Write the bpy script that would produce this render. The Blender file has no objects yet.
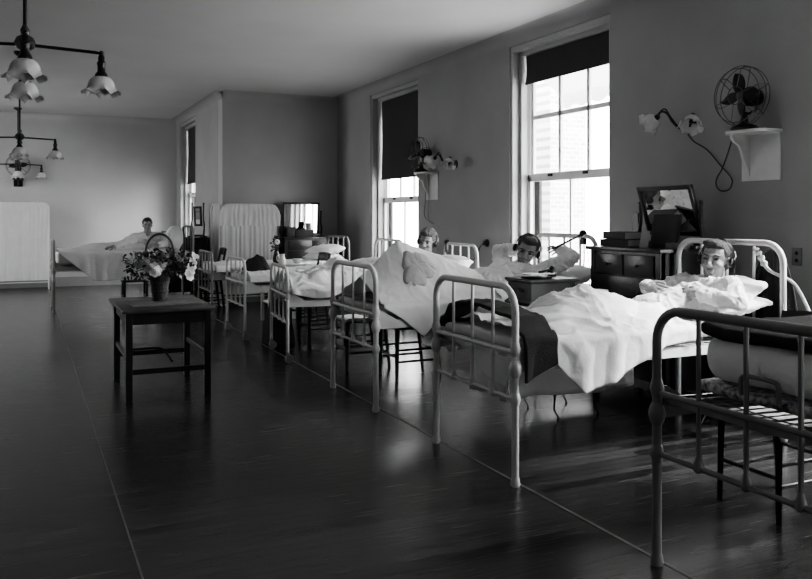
import bpy, bmesh, math, random
from mathutils import Vector, Matrix, noise, Quaternion
random.seed(7)
PI = math.pi
SC = bpy.context.scene
COL = SC.collection
V = Vector

# ---------------------------------------------------------------- materials
def mat(name, col, rough=0.6, metal=0.0, var=0.12, scale=6.0, bump=0.0, bscale=60.0, coat=0.0, spec=0.5, trans=0.0):
    m = bpy.data.materials.new(name); m.use_nodes = True
    nt = m.node_tree; N = nt.nodes; L = nt.links
    b = N['Principled BSDF']
    tc = N.new('ShaderNodeTexCoord')
    nz = N.new('ShaderNodeTexNoise'); nz.inputs['Scale'].default_value = scale; nz.inputs['Detail'].default_value = 4
    L.new(tc.outputs['Object'], nz.inputs['Vector'])
    r = N.new('ShaderNodeValToRGB')
    lo = max(0, col*(1-var)); hi = min(1, col*(1+var))
    r.color_ramp.elements[0].color = (lo, lo, lo, 1); r.color_ramp.elements[0].position = .3
    r.color_ramp.elements[1].color = (hi, hi, hi, 1); r.color_ramp.elements[1].position = .7
    L.new(nz.outputs['Fac'], r.inputs['Fac']); L.new(r.outputs['Color'], b.inputs['Base Color'])
    b.inputs['Roughness'].default_value = rough; b.inputs['Metallic'].default_value = metal
    b.inputs['Coat Weight'].default_value = coat
    b.inputs['Specular IOR Level'].default_value = spec
    if trans:
        b.inputs['Transmission Weight'].default_value = trans
    if bump:
        n2 = N.new('ShaderNodeTexNoise'); n2.inputs['Scale'].default_value = bscale; n2.inputs['Detail'].default_value = 5
        L.new(tc.outputs['Object'], n2.inputs['Vector'])
        bp = N.new('ShaderNodeBump'); bp.inputs['Strength'].default_value = bump; bp.inputs['Distance'].default_value = .02
        L.new(n2.outputs['Fac'], bp.inputs['Height']); L.new(bp.outputs['Normal'], b.inputs['Normal'])
    return m

def cloth_mat(name, col, transl=0.25, bump=0.25, bscale=25, var=.06):
    m = mat(name, col, .9, 0, var, 5, bump, bscale, spec=.1)
    nt = m.node_tree; N = nt.nodes; L = nt.links
    b = N['Principled BSDF']; out = N['Material Output']
    tr = N.new('ShaderNodeBsdfTranslucent'); tr.inputs['Color'].default_value = (col, col, col, 1)
    mx = N.new('ShaderNodeMixShader'); mx.inputs['Fac'].default_value = transl
    L.new(b.outputs[0], mx.inputs[1]); L.new(tr.outputs[0], mx.inputs[2]); L.new(mx.outputs[0], out.inputs['Surface'])
    return m

def floor_mat():
    m = bpy.data.materials.new('polished_floorboards'); m.use_nodes = True
    nt = m.node_tree; N = nt.nodes; L = nt.links; b = N['Principled BSDF']
    tc = N.new('ShaderNodeTexCoord')
    br = N.new('ShaderNodeTexBrick')
    br.inputs['Color1'].default_value = (.008, .008, .008, 1); br.inputs['Color2'].default_value = (.036, .036, .036, 1)
    br.inputs['Mortar'].default_value = (.002, .002, .002, 1)
    br.inputs['Scale'].default_value = 1.0; br.inputs['Mortar Size'].default_value = .004
    br.inputs['Brick Width'].default_value = 2.2; br.inputs['Row Height'].default_value = .075
    br.inputs['Bias'].default_value = 0.0
    L.new(tc.outputs['Object'], br.inputs['Vector'])
    mp = N.new('ShaderNodeMapping'); mp.inputs['Scale'].default_value = (1.5, 30, 1)
    L.new(tc.outputs['Object'], mp.inputs['Vector'])
    gr = N.new('ShaderNodeTexNoise'); gr.inputs['Scale'].default_value = 2.0; gr.inputs['Detail'].default_value = 6
    L.new(mp.outputs['Vector'], gr.inputs['Vector'])
    mx = N.new('ShaderNodeMix'); mx.data_type = 'RGBA'; mx.blend_type = 'OVERLAY'; mx.inputs['Factor'].default_value = .7
    L.new(br.outputs['Color'], mx.inputs['A']); L.new(gr.outputs['Fac'], mx.inputs['B'])
    L.new(mx.outputs['Result'], b.inputs['Base Color'])
    rr = N.new('ShaderNodeMapRange'); rr.inputs['To Min'].default_value = .15; rr.inputs['To Max'].default_value = .34
    L.new(gr.outputs['Fac'], rr.inputs['Value']); L.new(rr.outputs['Result'], b.inputs['Roughness'])
    b.inputs['Specular IOR Level'].default_value = .65
    bp = N.new('ShaderNodeBump'); bp.inputs['Strength'].default_value = .45; bp.inputs['Distance'].default_value = .004
    ad = N.new('ShaderNodeMath'); ad.operation = 'MULTIPLY_ADD'; ad.inputs[1].default_value = .5
    L.new(gr.outputs['Fac'], ad.inputs[0])
    iv = N.new('ShaderNodeMath'); iv.operation = 'SUBTRACT'; iv.inputs[0].default_value = 1.0
    L.new(br.outputs['Fac'], iv.inputs[1]); L.new(iv.outputs[0], ad.inputs[2])
    L.new(ad.outputs[0], bp.inputs['Height']); L.new(bp.outputs['Normal'], b.inputs['Normal'])
    return m

def glass_mat():
    m = bpy.data.materials.new('window_glass'); m.use_nodes = True
    nt = m.node_tree; N = nt.nodes; L = nt.links; N.remove(N['Principled BSDF'])
    t = N.new('ShaderNodeBsdfTransparent'); t.inputs['Color'].default_value = (.92, .92, .92, 1)
    g = N.new('ShaderNodeBsdfGlossy'); g.inputs['Roughness'].default_value = .05
    lw = N.new('ShaderNodeLayerWeight'); lw.inputs['Blend'].default_value = .5
    pw = N.new('ShaderNodeMath'); pw.operation = 'POWER'; pw.inputs[1].default_value = 5.0; L.new(lw.outputs['Facing'], pw.inputs[0])
    f = N.new('ShaderNodeMath'); f.operation = 'MULTIPLY_ADD'; f.inputs[1].default_value = .6; f.inputs[2].default_value = .03; L.new(pw.outputs[0], f.inputs[0])
    x = N.new('ShaderNodeMixShader')
    L.new(f.outputs[0], x.inputs[0]); L.new(t.outputs[0], x.inputs[1]); L.new(g.outputs[0], x.inputs[2])
    L.new(x.outputs[0], N['Material Output'].inputs['Surface'])
    return m

def brick_mat():
    m = bpy.data.materials.new('outside_brick'); m.use_nodes = True
    nt = m.node_tree; N = nt.nodes; L = nt.links; b = N['Principled BSDF']
    tc = N.new('ShaderNodeTexCoord'); mp = N.new('ShaderNodeMapping'); mp.inputs['Rotation'].default_value = (PI/2, 0, 0)
    br = N.new('ShaderNodeTexBrick'); br.inputs['Scale'].default_value = 4
    br.inputs['Color1'].default_value = (.3, .3, .3, 1); br.inputs['Color2'].default_value = (.42, .42, .42, 1); br.inputs['Mortar'].default_value = (.6, .6, .6, 1)
    L.new(tc.outputs['Object'], mp.inputs['Vector']); L.new(mp.outputs[0], br.inputs['Vector']); L.new(br.outputs['Color'], b.inputs['Base Color'])
    b.inputs['Roughness'].default_value = .9
    return m

M = {}
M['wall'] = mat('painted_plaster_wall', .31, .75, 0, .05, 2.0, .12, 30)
M['wall_lit'] = mat('painted_plaster_far_wall_lit', .40, .75, 0, .05, 2.0, .12, 30)  # same plaster, lightened to put daylight into the far walls' colour
M['ceiling'] = mat('painted_ceiling', .52, .8, 0, .04, 1.2, .05, 20)
M['sash'] = mat('bloom_lit_sash_bars', .80, .45, 0, .04, 4)  # paler than the casing to put window bloom into the bars
M['trim'] = mat('painted_window_woodwork', .36, .45, 0, .06, 4)
M['base'] = mat('painted_baseboard', .24, .5, 0, .06, 4)
M['floor'] = floor_mat()
M['seam'] = mat('worn_floor_strip', .10, .35, 0, .3, 12)
M['glass'] = glass_mat()
M['brick'] = brick_mat()
M['shade'] = mat('dark_roller_shade_cloth', .035, .85, 0, .1, 8)
M['enamel'] = mat('white_enamelled_iron', .62, .35, 0, .06, 9, .05, 90)
M['enamel_grey_or_shaded'] = mat('grey_or_shaded_enamelled_iron', .19, .38, 0, .08, 9, .05, 90)  # grey enamel; also carries the shade painted into one castered bed
M['steel'] = mat('dull_steel', .35, .35, .9, .1, 20)
M['rubber'] = mat('black_rubber', .02, .6, 0, .1, 20)
M['spring'] = mat('steel_bedspring', .25, .4, .8, .1, 20)
M['sheet'] = cloth_mat('white_cotton_sheet', .88, .15, .35, 14)
M['bedspread'] = cloth_mat('white_bedspread', .84, .2, .3, 40)
M['mattress'] = cloth_mat('mattress_ticking', .55, .05, .3, 30)
M['pillow'] = cloth_mat('white_pillowcase', .80, .1, .3, 12)
M['blanket'] = cloth_mat('dark_wool_blanket', .032, .02, .25, 120, .2)
M['grey_cloth'] = cloth_mat('grey_cotton_cloth', .30, .1, .3, 40)
M['pale_grey_patch'] = cloth_mat('pale_grey_patch', .46, .1, .3, 40)
M['gown'] = cloth_mat('dark_dressing_gown', .045, .02, .4, 60)
M['pajama'] = cloth_mat('pale_pyjama_cotton', .80, .12, .35, 18)
M['thin_cloth'] = cloth_mat('thin_white_cloth', .94, .6, .2, 40)
M['curtain'] = cloth_mat('white_muslin_curtain', .70, .3, .2, 40)
M['skin'] = mat('skin', .26, .5, 0, .10, 30, .08, 120)
M['hair'] = mat('brown_hair', .045, .6, 0, .5, 70, .6, 150)
M['hair_fair'] = mat('fair_curly_hair', .12, .6, 0, .6, 60, .8, 130)
M['eye'] = mat('dark_eye', .03, .3, 0, .1, 50)
M['lip'] = mat('lips', .2, .5, 0, .1, 50)
M['darkwood'] = mat('dark_stained_wood', .022, .28, 0, .5, 7, .06, 40)
M['blackwood'] = mat('black_painted_wood', .012, .3, 0, .3, 7, .05, 40)
M['wood'] = mat('brown_oak', .05, .35, 0, .4, 6, .08, 40)
M['brass'] = mat('tarnished_brass', .10, .35, .9, .2, 20)
M['bronze'] = mat('dark_bronze', .025, .35, .6, .2, 20)
M['black'] = mat('black_japanned_metal', .012, .3, .2, .2, 20)
M['milk'] = mat('pressed_glass_shade', .80, .18, 0, .12, 25, .15, 40, trans=.25)
M['mirror'] = mat('mirror_silvering', .85, .02, 1.0, .01, 5)
M['paper'] = mat('white_paper', .75, .7, 0, .04, 10)
M['card'] = mat('grey_card', .30, .7, 0, .08, 10)
M['bookdark'] = mat('dark_book_cloth', .03, .6, 0, .2, 20)
M['bookmid'] = mat('faded_book_cloth', .16, .6, 0, .2, 20)
M['shelfwhite'] = mat('white_painted_shelf', .58, .4, 0, .05, 8)
M['cord'] = mat('dark_flex', .03, .6, 0, .1, 20)
M['rope'] = mat('pale_cotton_rope', .55, .8, 0, .2, 80, .4, 200)
M['wicker'] = mat('dark_wicker', .03, .45, 0, .5, 60, .5, 90)
M['leaf'] = mat('dark_leaves', .03, .5, 0, .5, 30)
M['petal_white'] = mat('white_petals', .75, .6, 0, .1, 30)
M['petal_grey'] = mat('pink_petals_in_grey', .36, .6, 0, .2, 30)
M['china'] = mat('white_china', .7, .15, 0, .03, 10)
M['awning'] = cloth_mat('awning_canvas', .35, .45, .1, 30)
M['plate'] = mat('metal_switch_plate', .16, .4, .3, .1, 20)
M['pattern'] = mat('mottled_ticking', .35, .8, 0, .95, 45)

# ---------------------------------------------------------------- mesh builder
class MB:
    def __init__(s): s.bm = bmesh.new()
    def box(s, c, d, rot=None, bev=0.0):
        """box centred at c with full size d"""
        b = bmesh.new()
        bmesh.ops.create_cube(b, size=1)
        bmesh.ops.scale(b, vec=V(d), verts=b.verts)
        if bev:
            bmesh.ops.bevel(b, geom=list(b.edges), offset=min(bev, min(d)*.45), segments=2, affect='EDGES', profile=.6)
        mt = Matrix.Translation(V(c))
        if rot is not None: mt = mt @ rot.to_4x4()
        s._add(b, mt); return s
    def bx(s, x0, x1, y0, y1, z0, z1, bev=0.0):
        return s.box(((x0+x1)/2, (y0+y1)/2, (z0+z1)/2), (abs(x1-x0), abs(y1-y0), abs(z1-z0)), None, bev)
    def _add(s, b, mt=Matrix()):
        me = bpy.data.meshes.new('tmp'); b.to_mesh(me); b.free(); me.transform(mt); s.bm.from_mesh(me); bpy.data.meshes.remove(me)
    def ell(s, c, r, rot=None, seg=16, ring=10):
        b = bmesh.new(); bmesh.ops.create_uvsphere(b, u_segments=seg, v_segments=ring, radius=1)
        bmesh.ops.scale(b, vec=V(r) if hasattr(r, '__len__') else V((r, r, r)), verts=b.verts)
        mt = Matrix.Translation(V(c))
        if rot is not None: mt = mt @ rot.to_4x4()
        s._add(b, mt); return s
    def tube(s, pts, r, seg=10, closed=False, caps=True):
        pts = [V(p) for p in pts]; n = len(pts)
        rs = r if hasattr(r, '__len__') else [r]*n
        bm = s.bm; rings = []; up = None
        for i in range(n):
            if closed: t = pts[(i+1) % n]-pts[i-1]
            else: t = pts[min(i+1, n-1)]-pts[max(i-1, 0)]
            if t.length < 1e-9: t = V((0, 0, 1))
            t.normalize()
            if up is None:
                up = V((0, 0, 1)) if abs(t.z) < .9 else V((1, 0, 0))
                up = (up - t*up.dot(t)).normalized()
            else:
                up = up - t*up.dot(t)
                if up.length < 1e-6: up = t.orthogonal()
                up.normalize()
            w = t.cross(up)
            rings.append([bm.verts.new(pts[i]+(up*math.cos(a)+w*math.sin(a))*rs[i]) for a in (2*PI*k/seg for k in range(seg))])
        m = n if closed else n-1
        for i in range(m):
            A = rings[i]; B = rings[(i+1) % n]
            for k in range(seg):
                bm.faces.new((A[k], A[(k+1) % seg], B[(k+1) % seg], B[k]))
        if caps and not closed:
            bm.faces.new(rings[0][::-1]); bm.faces.new(rings[-1])
        return s
    def lathe(s, prof, c=(0, 0, 0), axis=(0, 0, 1), seg=20, wave=None):
        """prof: list of (radius, height); wave(angle, i, r, h) -> (r, h)"""
        q = V((0, 0, 1)).rotation_difference(V(axis).normalized()); bm = s.bm; rings = []
        for i, (r, h) in enumerate(prof):
            ring = []
            for k in range(seg):
                a = 2*PI*k/seg; rr, hh = (r, h) if wave is None else wave(a, i, r, h)
                ring.append(bm.verts.new(q @ V((rr*math.cos(a), rr*math.sin(a), hh))+V(c)))
            rings.append(ring)
        for A, B in zip(rings, rings[1:]):
            for k in range(seg): bm.faces.new((A[k], A[(k+1) % seg], B[(k+1) % seg], B[k]))
        if prof[0][0] > 1e-4 and wave is None: bm.faces.new(rings[0][::-1])
        if prof[-1][0] > 1e-4 and wave is None: bm.faces.new(rings[-1])
        return s
    def prism(s, poly, origin, ux, uy, depth):
        """extrude 2-D polygon along ux x uy by depth"""
        ux = V(ux); uy = V(uy); n = ux.cross(uy).normalized()*depth; o = V(origin)
        a = [s.bm.verts.new(o+ux*p[0]+uy*p[1]) for p in poly]; b = [s.bm.verts.new(v.co+n) for v in a]
        s.bm.faces.new(a[::-1]); s.bm.faces.new(b)
        for i in range(len(a)):
            j = (i+1) % len(a); s.bm.faces.new((a[i], a[j], b[j], b[i]))
        return s
    def grid(s, fn, nu, nv, thick=0.0):
        vs = [[s.bm.verts.new(fn(i/nu, j/nv)) for j in range(nv+1)] for i in range(nu+1)]
        for i in range(nu):
            for j in range(nv): s.bm.faces.new((vs[i][j], vs[i+1][j], vs[i+1][j+1], vs[i][j+1]))
        return s
    def cap(s, p0, p1, r0, r1, seg=12):
        p0 = V(p0); p1 = V(p1)
        s.ell(p0, r0, None, seg, 8); s.ell(p1, r1, None, seg, 8); s.tube([p0, p1], [r0, r1], seg); return s
    def chain(s, pts, rs):
        for i in range(len(pts)-1): s.cap(pts[i], pts[i+1], rs[i], rs[i+1])
        return s
    def build(s, name, m, parent=None, org=None, smooth=True, solid=0.0, sub=0, angle=40):
        """vertices are authored in the frame of the thing (or world minus org)"""
        me = bpy.data.meshes.new(name)
        bmesh.ops.recalc_face_normals(s.bm, faces=s.bm.faces)
        s.bm.to_mesh(me); s.bm.free()
        o = bpy.data.objects.new(name, me); COL.objects.link(o)
        me.materials.append(m)
        if org is not None:
            me.transform(Matrix.Translation(-V(org)))
            if parent is None: o.location = org
        if parent is not None: o.parent = parent
        if smooth:
            for p in me.polygons: p.use_smooth = True
            try: me.set_sharp_from_angle(angle=math.radians(angle))
            except Exception: pass
        if solid:
            md = o.modifiers.new('thickness', 'SOLIDIFY'); md.thickness = solid; md.offset = 0
        if sub:
            md = o.modifiers.new('smooth', 'SUBSURF'); md.levels = sub; md.render_levels = sub
        return o

def tag(o, label=None, cat=None, group=None, kind=None):
    if label: o['label'] = label
    if cat: o['category'] = cat
    if group: o['group'] = group
    if kind: o['kind'] = kind
    return o
def thing(name, label, cat, loc=(0, 0, 0), rotz=0, group=None):
    o = bpy.data.objects.new(name, None); COL.objects.link(o); o.empty_display_size = .1
    o.location = loc; o.rotation_euler = (0, 0, rotz)
    return tag(o, label, cat, group)
def copy_tree(o, parent=None):
    c = o.copy(); COL.objects.link(c)
    if parent is not None: c.parent = parent
    for ch in list(o.children): copy_tree(ch, c)
    return c
def dup(o, loc, rotz, label, group=None):
    c = copy_tree(o); c.location = loc; c.rotation_euler = (0, 0, rotz); c['label'] = label
    if group: c['group'] = group
    return c
def struct(mb, name, m, parent=None, smooth=False, **k):
    o = mb.build(name, m, parent, smooth=smooth, **k)
    if parent is None: o['kind'] = 'structure'
    return o
def nz(x, y, z=0.0): return noise.noise(V((x, y, z)))
def sm(t):
    t = max(0, min(1, t)); return t*t*(3-2*t)
def lerp(a, b, t): return a+(b-a)*t
def interp(x, tbl):
    if x <= tbl[0][0]: return tbl[0][1]
    for (a, va), (b, vb) in zip(tbl, tbl[1:]):
        if x <= b: return lerp(va, vb, (x-a)/(b-a))
    return tbl[-1][1]
def spline(pts, n=8):
    """Catmull-Rom through pts"""
    P = [V(p) for p in pts]; P = [P[0]*2-P[1]]+P+[P[-1]*2-P[-2]]; out = []
    for i in range(1, len(P)-2):
        a, b, c, d = P[i-1:i+3]
        for k in range(n):
            t = k/n; out.append(.5*((2*b)+(c-a)*t+(2*a-5*b+4*c-d)*t*t+(3*b-a-3*c+d)*t**3))
    out.append(P[-2]); return out

# ---------------------------------------------------------------- room shell
XL, XR, YF, YB, ZC = -3.4, 4.85, -4.2, 17.5, 3.42
XB, YP = 2.88, 13.1           # side wall of the far bay, front face of the partition
WZ0, WZ1 = .62, 3.27
TH = .34
def wall_with_openings(name, x0, y0, y1, ops):
    mb = MB(); y = y0
    for a, b in ops:
        mb.bx(x0, x0+TH, y, a, 0, ZC); mb.bx(x0, x0+TH, a, b, 0, WZ0); mb.bx(x0, x0+TH, a, b, WZ1, ZC); y = b
    mb.bx(x0, x0+TH, y, y1, 0, ZC)
    return struct(mb, name, M['wall'])
OPS = [(-2.15, -.45), (1.9, 3.56), (5.93, 7.63), (9.94, 11.62)]
wall_with_openings('wall_right', XR, YF, YP, OPS)
wall_with_openings('wall_right_bay', XB, YP+.3, YB, [(15.38, 17.08)])
struct(MB().bx(XB, XR+TH, YP, YP+.3, 0, ZC), 'wall_partition', M['wall_lit'])
struct(MB().bx(XL-.2, XB+TH, YB, YB+.2, 0, ZC), 'wall_back', M['wall_lit'])
def left_wall(ops):
    mb = MB(); y = YF
    for a, b in ops:
        mb.bx(XL-.2, XL, y, a, 0, ZC).bx(XL-.2, XL, a, b, 0, WZ0).bx(XL-.2, XL, a, b, WZ1, ZC); y = b
    mb.bx(XL-.2, XL, y, YB, 0, ZC); struct(mb, 'wall_left', M['wall'])
ADDED_LOPS = [(13.7, 15.3)]  # opening out of view, added to light the back wall and far bed
left_wall(ADDED_LOPS)
struct(MB().bx(XL-.2, XR+TH, YF-.2, YF, 0, ZC), 'wall_front', M['wall'])
struct(MB().bx(XL-.2, XR+TH, YF-.2, YB+.2, -.12, 0), 'floor', M['floor'])
struct(MB().bx(XL-.2, XR+TH, YF-.2, YB+.2, ZC, ZC+.15), 'ceiling', M['ceiling'])
struct(MB().bx(2.352, 2.368, YF, YP, 0, .0025), 'trim_1', M['seam'])
struct(MB().bx(.412, .420, YF, YB, 0, .0015), 'trim_2', M['seam'])
def base(name, x0, x1, y0, y1):
    struct(MB().bx(x0, x1, y0, y1, 0, .19, .006).bx(x0-.008*(x1-x0 < .1), x1+0, y0-.008*(y1-y0 < .1), y1, 0, .03), name, M['base'])
base('baseboard_back', XL, XB, YB-.025, YB)
base('baseboard_partition', XB, XR, YP-.025, YP)
base('baseboard_right', XR-.025, XR, YF, YP-.025)
base('baseboard_right_bay', XB-.025, XB, YP, YB-.025)
def cove(name, p0, p1, inward, r=.16):
    """concave plaster cove between wall and ceiling"""
    p0 = V(p0); p1 = V(p1); n = V(inward)
    poly = [(0, 0), (0, -r)]+[(r-r*math.cos(a), -r+r*math.sin(a)) for a in (PI/2*k/8 for k in range(1, 9))]
    mb = MB(); A = []; B = []
    for x, z in poly:
        A.append(mb.bm.verts.new(p0+n*x+V((0, 0, z)))); B.append(mb.bm.verts.new(p1+n*x+V((0, 0, z))))
    k = len(A)
    for i in range(k):
        j = (i+1) % k; mb.bm.faces.new((A[i], A[j], B[j], B[i]))
    struct(mb, name, M['wall_lit'] if name in ('trim_3', 'trim_4') else M['wall'], smooth=True)
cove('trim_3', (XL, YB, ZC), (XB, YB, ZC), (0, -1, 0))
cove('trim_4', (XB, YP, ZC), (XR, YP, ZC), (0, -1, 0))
cove('trim_5', (XB, YP, ZC), (XB, YB, ZC), (-1, 0, 0), .12)
cove('trim_6', (XR, YF, ZC), (XR, YP, ZC), (-1, 0, 0), .12)

def window(n, xw, y0, y1, shade_z, drop=0.0, shade_label=None):
    """sash window in a deep reveal; xw is the room face of the wall"""
    z0, z1 = WZ0, WZ1
    c = MB()
    for d0, d1, p in ((.015, .10, .035), (.10, .17, .085), (.17, .30, .065)):
        c.bx(xw+d0, xw+d1, y0, y0+p, z0, z1, .006); c.bx(xw+d0, xw+d1, y1-p, y1, z0, z1, .006)
        c.bx(xw+d0, xw+d1, y0, y1, z1-p-.02, z1, .006)
    c.bx(xw-.05, xw+.30, y0+.002, y1-.002, z0, z0+.04, .01)
    w = struct(c, 'window_%d' % n, M['trim'])
    a, b = y0+.085, y1-.085
    zt, zm = z1-.10, 1.83-drop
    # upper sash (outer), three by two lights
    s = MB(); x = xw+.225; t = .035
    s.bx(x, x+t, a, a+.05, zm-.02, zt-drop*.2); s.bx(x, x+t, b-.05, b, zm-.02, zt-drop*.2)
    s.bx(x, x+t, a, b, zt-drop-.05, zt); s.bx(x, x+t, a, b, zm-.025, zm+.03)
    zmid = (zm+.03+zt-drop-.05)/2
    s.bx(x+.003, x+t-.003, a, b, zmid-.024, zmid+.024)
    for k in (1, 2):
        yy = lerp(a+.05, b-.05, k/3); s.bx(x+.003, x+t-.003, yy-.022, yy+.022, zm, zt-drop)
    s.build('upper_sash', M['sash'], w, smooth=False)
    MB().bx(x+.014, x+.018, a+.04, b-.04, zm+.02, zt-drop-.04).build('upper_pane', M['glass'], w, smooth=False)
    # lower sash (inner), two lights
    s = MB(); x = xw+.185
    zl = 1.83-drop
    s.bx(x, x+t, a, a+.05, z0+.04, zl+.02); s.bx(x, x+t, b-.05, b, z0+.04, zl+.02)
    s.bx(x, x+t, a, b, zl-.045, zl+.04); s.bx(x, x+t, a, b, z0+.04, z0+.12)
    yy = (a+b)/2; s.bx(x+.003, x+t-.003, yy-.016, yy+.016, z0+.1, zl)
    s.build('lower_sash', M['sash'], w, smooth=False)
    MB().bx(x+.014, x+.018, a+.04, b-.04, z0+.1, zl-.02).build('lower_pane', M['glass'], w, smooth=False)
    lk = MB()
    for k in (.33, .72): lk.bx(x-.02, x, lerp(a, b, k)-.03, lerp(a, b, k)+.03, zl+.0, zl+.03)
    lk.build('sash_lift', M['bronze'], w, smooth=False)
    # dark strips standing in for the outer stile's shadow by the lower light
    f = MB(); x = xw+.27
    f.bx(x, x+.03, b-.10, b, z0+.04, zl); f.bx(x, x+.03, a, a+.03, z0+.04, zl)
    f.build('screen_frame_or_shadow', M['bronze'], w, smooth=False)
    if shade_label:
        t = thing('roller_shade', shade_label, 'window shade', (xw+.14, (y0+y1)/2, shade_z), group=None)
        h = zt+.06-shade_z; hw = (b-a)/2-.005
        MB().tube([(0, -hw, h), (0, hw, h)], .022, 12).build('roller', M['bronze'], t)
        MB().grid(lambda u, v: V((.012*math.sin(v*3)+.004*nz(u*4, v*4), lerp(-hw+.015, hw-.015, u), lerp(0, h, v))), 12, 12).bx(-.006, .006, -hw+.015, hw-.015, 0, .03).build('cloth', M['shade'], t)
        MB().box((0, -hw-.01, h), (.03, .015, .05)).build('bracket', M['brass'], t); MB().box((0, hw+.01, h), (.03, .015, .05)).build('bracket', M['brass'], t)
    # sky light enters here
    L = bpy.data.lights.new('window_portal', 'AREA'); L.shape = 'RECTANGLE'; L.size = z1-z0; L.size_y = y1-y0
    L.cycles.is_portal = True
    o = bpy.data.objects.new('window_portal', L); COL.objects.link(o); o.location = (xw+.36, (y0+y1)/2, (z0+z1)/2); o.rotation_euler = (0, PI/2, 0)
window(1, XR, *OPS[2], 2.85, 0, 'short dark roller shade at the top of the nearest six-light window')
window(2, XR, *OPS[3], 1.96, .18, 'long dark roller shade over the middle window, beside the small wall fan')
window(3, XB, 15.38, 17.08, 2.05, 0, 'narrow dark roller shade in the far bay window behind the dressing table')
window(4, XR, *OPS[1], 2.4, 0, None)
window(5, XR, *OPS[0], 2.4, 0, None)

for n, (y0, y1) in enumerate(ADDED_LOPS):
    c = MB()
    for y in (y0, y1-.08): c.bx(XL-.19, XL-.02, y, y+.08, WZ0, WZ1)
    for z in (WZ0, 1.8, WZ1-.08): c.bx(XL-.19, XL-.02, y0, y1, z, z+.08)
    w = struct(c, 'window_%d' % (6+n), M['trim'])  # unseen left window, added to brighten the far bay
    MB().bx(XL-.10, XL-.098, y0, y1, WZ0, WZ1).build('pane', M['glass'], w, smooth=False)
    L = bpy.data.lights.new('window_portal', 'AREA'); L.shape = 'RECTANGLE'; L.size = WZ1-WZ0; L.size_y = y1-y0; L.cycles.is_portal = True
    o = bpy.data.objects.new('window_portal', L); COL.objects.link(o); o.location = (XL-.22, (y0+y1)/2, (WZ0+WZ1)/2); o.rotation_euler = (0, -PI/2, 0)
# outside the window
struct(MB().bx(6.5, 7.1, 9.2, 10.1, -3, 8), 'exterior_brick_pier', M['brick'])
def awn(u, v):
    y = lerp(5.4, 8.4, u)
    if v < .8:
        t = v/.8; return V((lerp(5.19, 6.1, t), y, lerp(3.5, 2.92, t)))
    t = (v-.8)/.2
    return V((6.1, y, 2.92-t*(.12+.05*abs(math.sin((y)*PI*3.2)))))
o = MB().grid(awn, 120, 14).build('awning', M['awning'], None, org=(5.7, 6.9, 2.7))
tag(o, 'grey canvas awning with scalloped edge seen outside the nearest window', 'awning')

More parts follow.
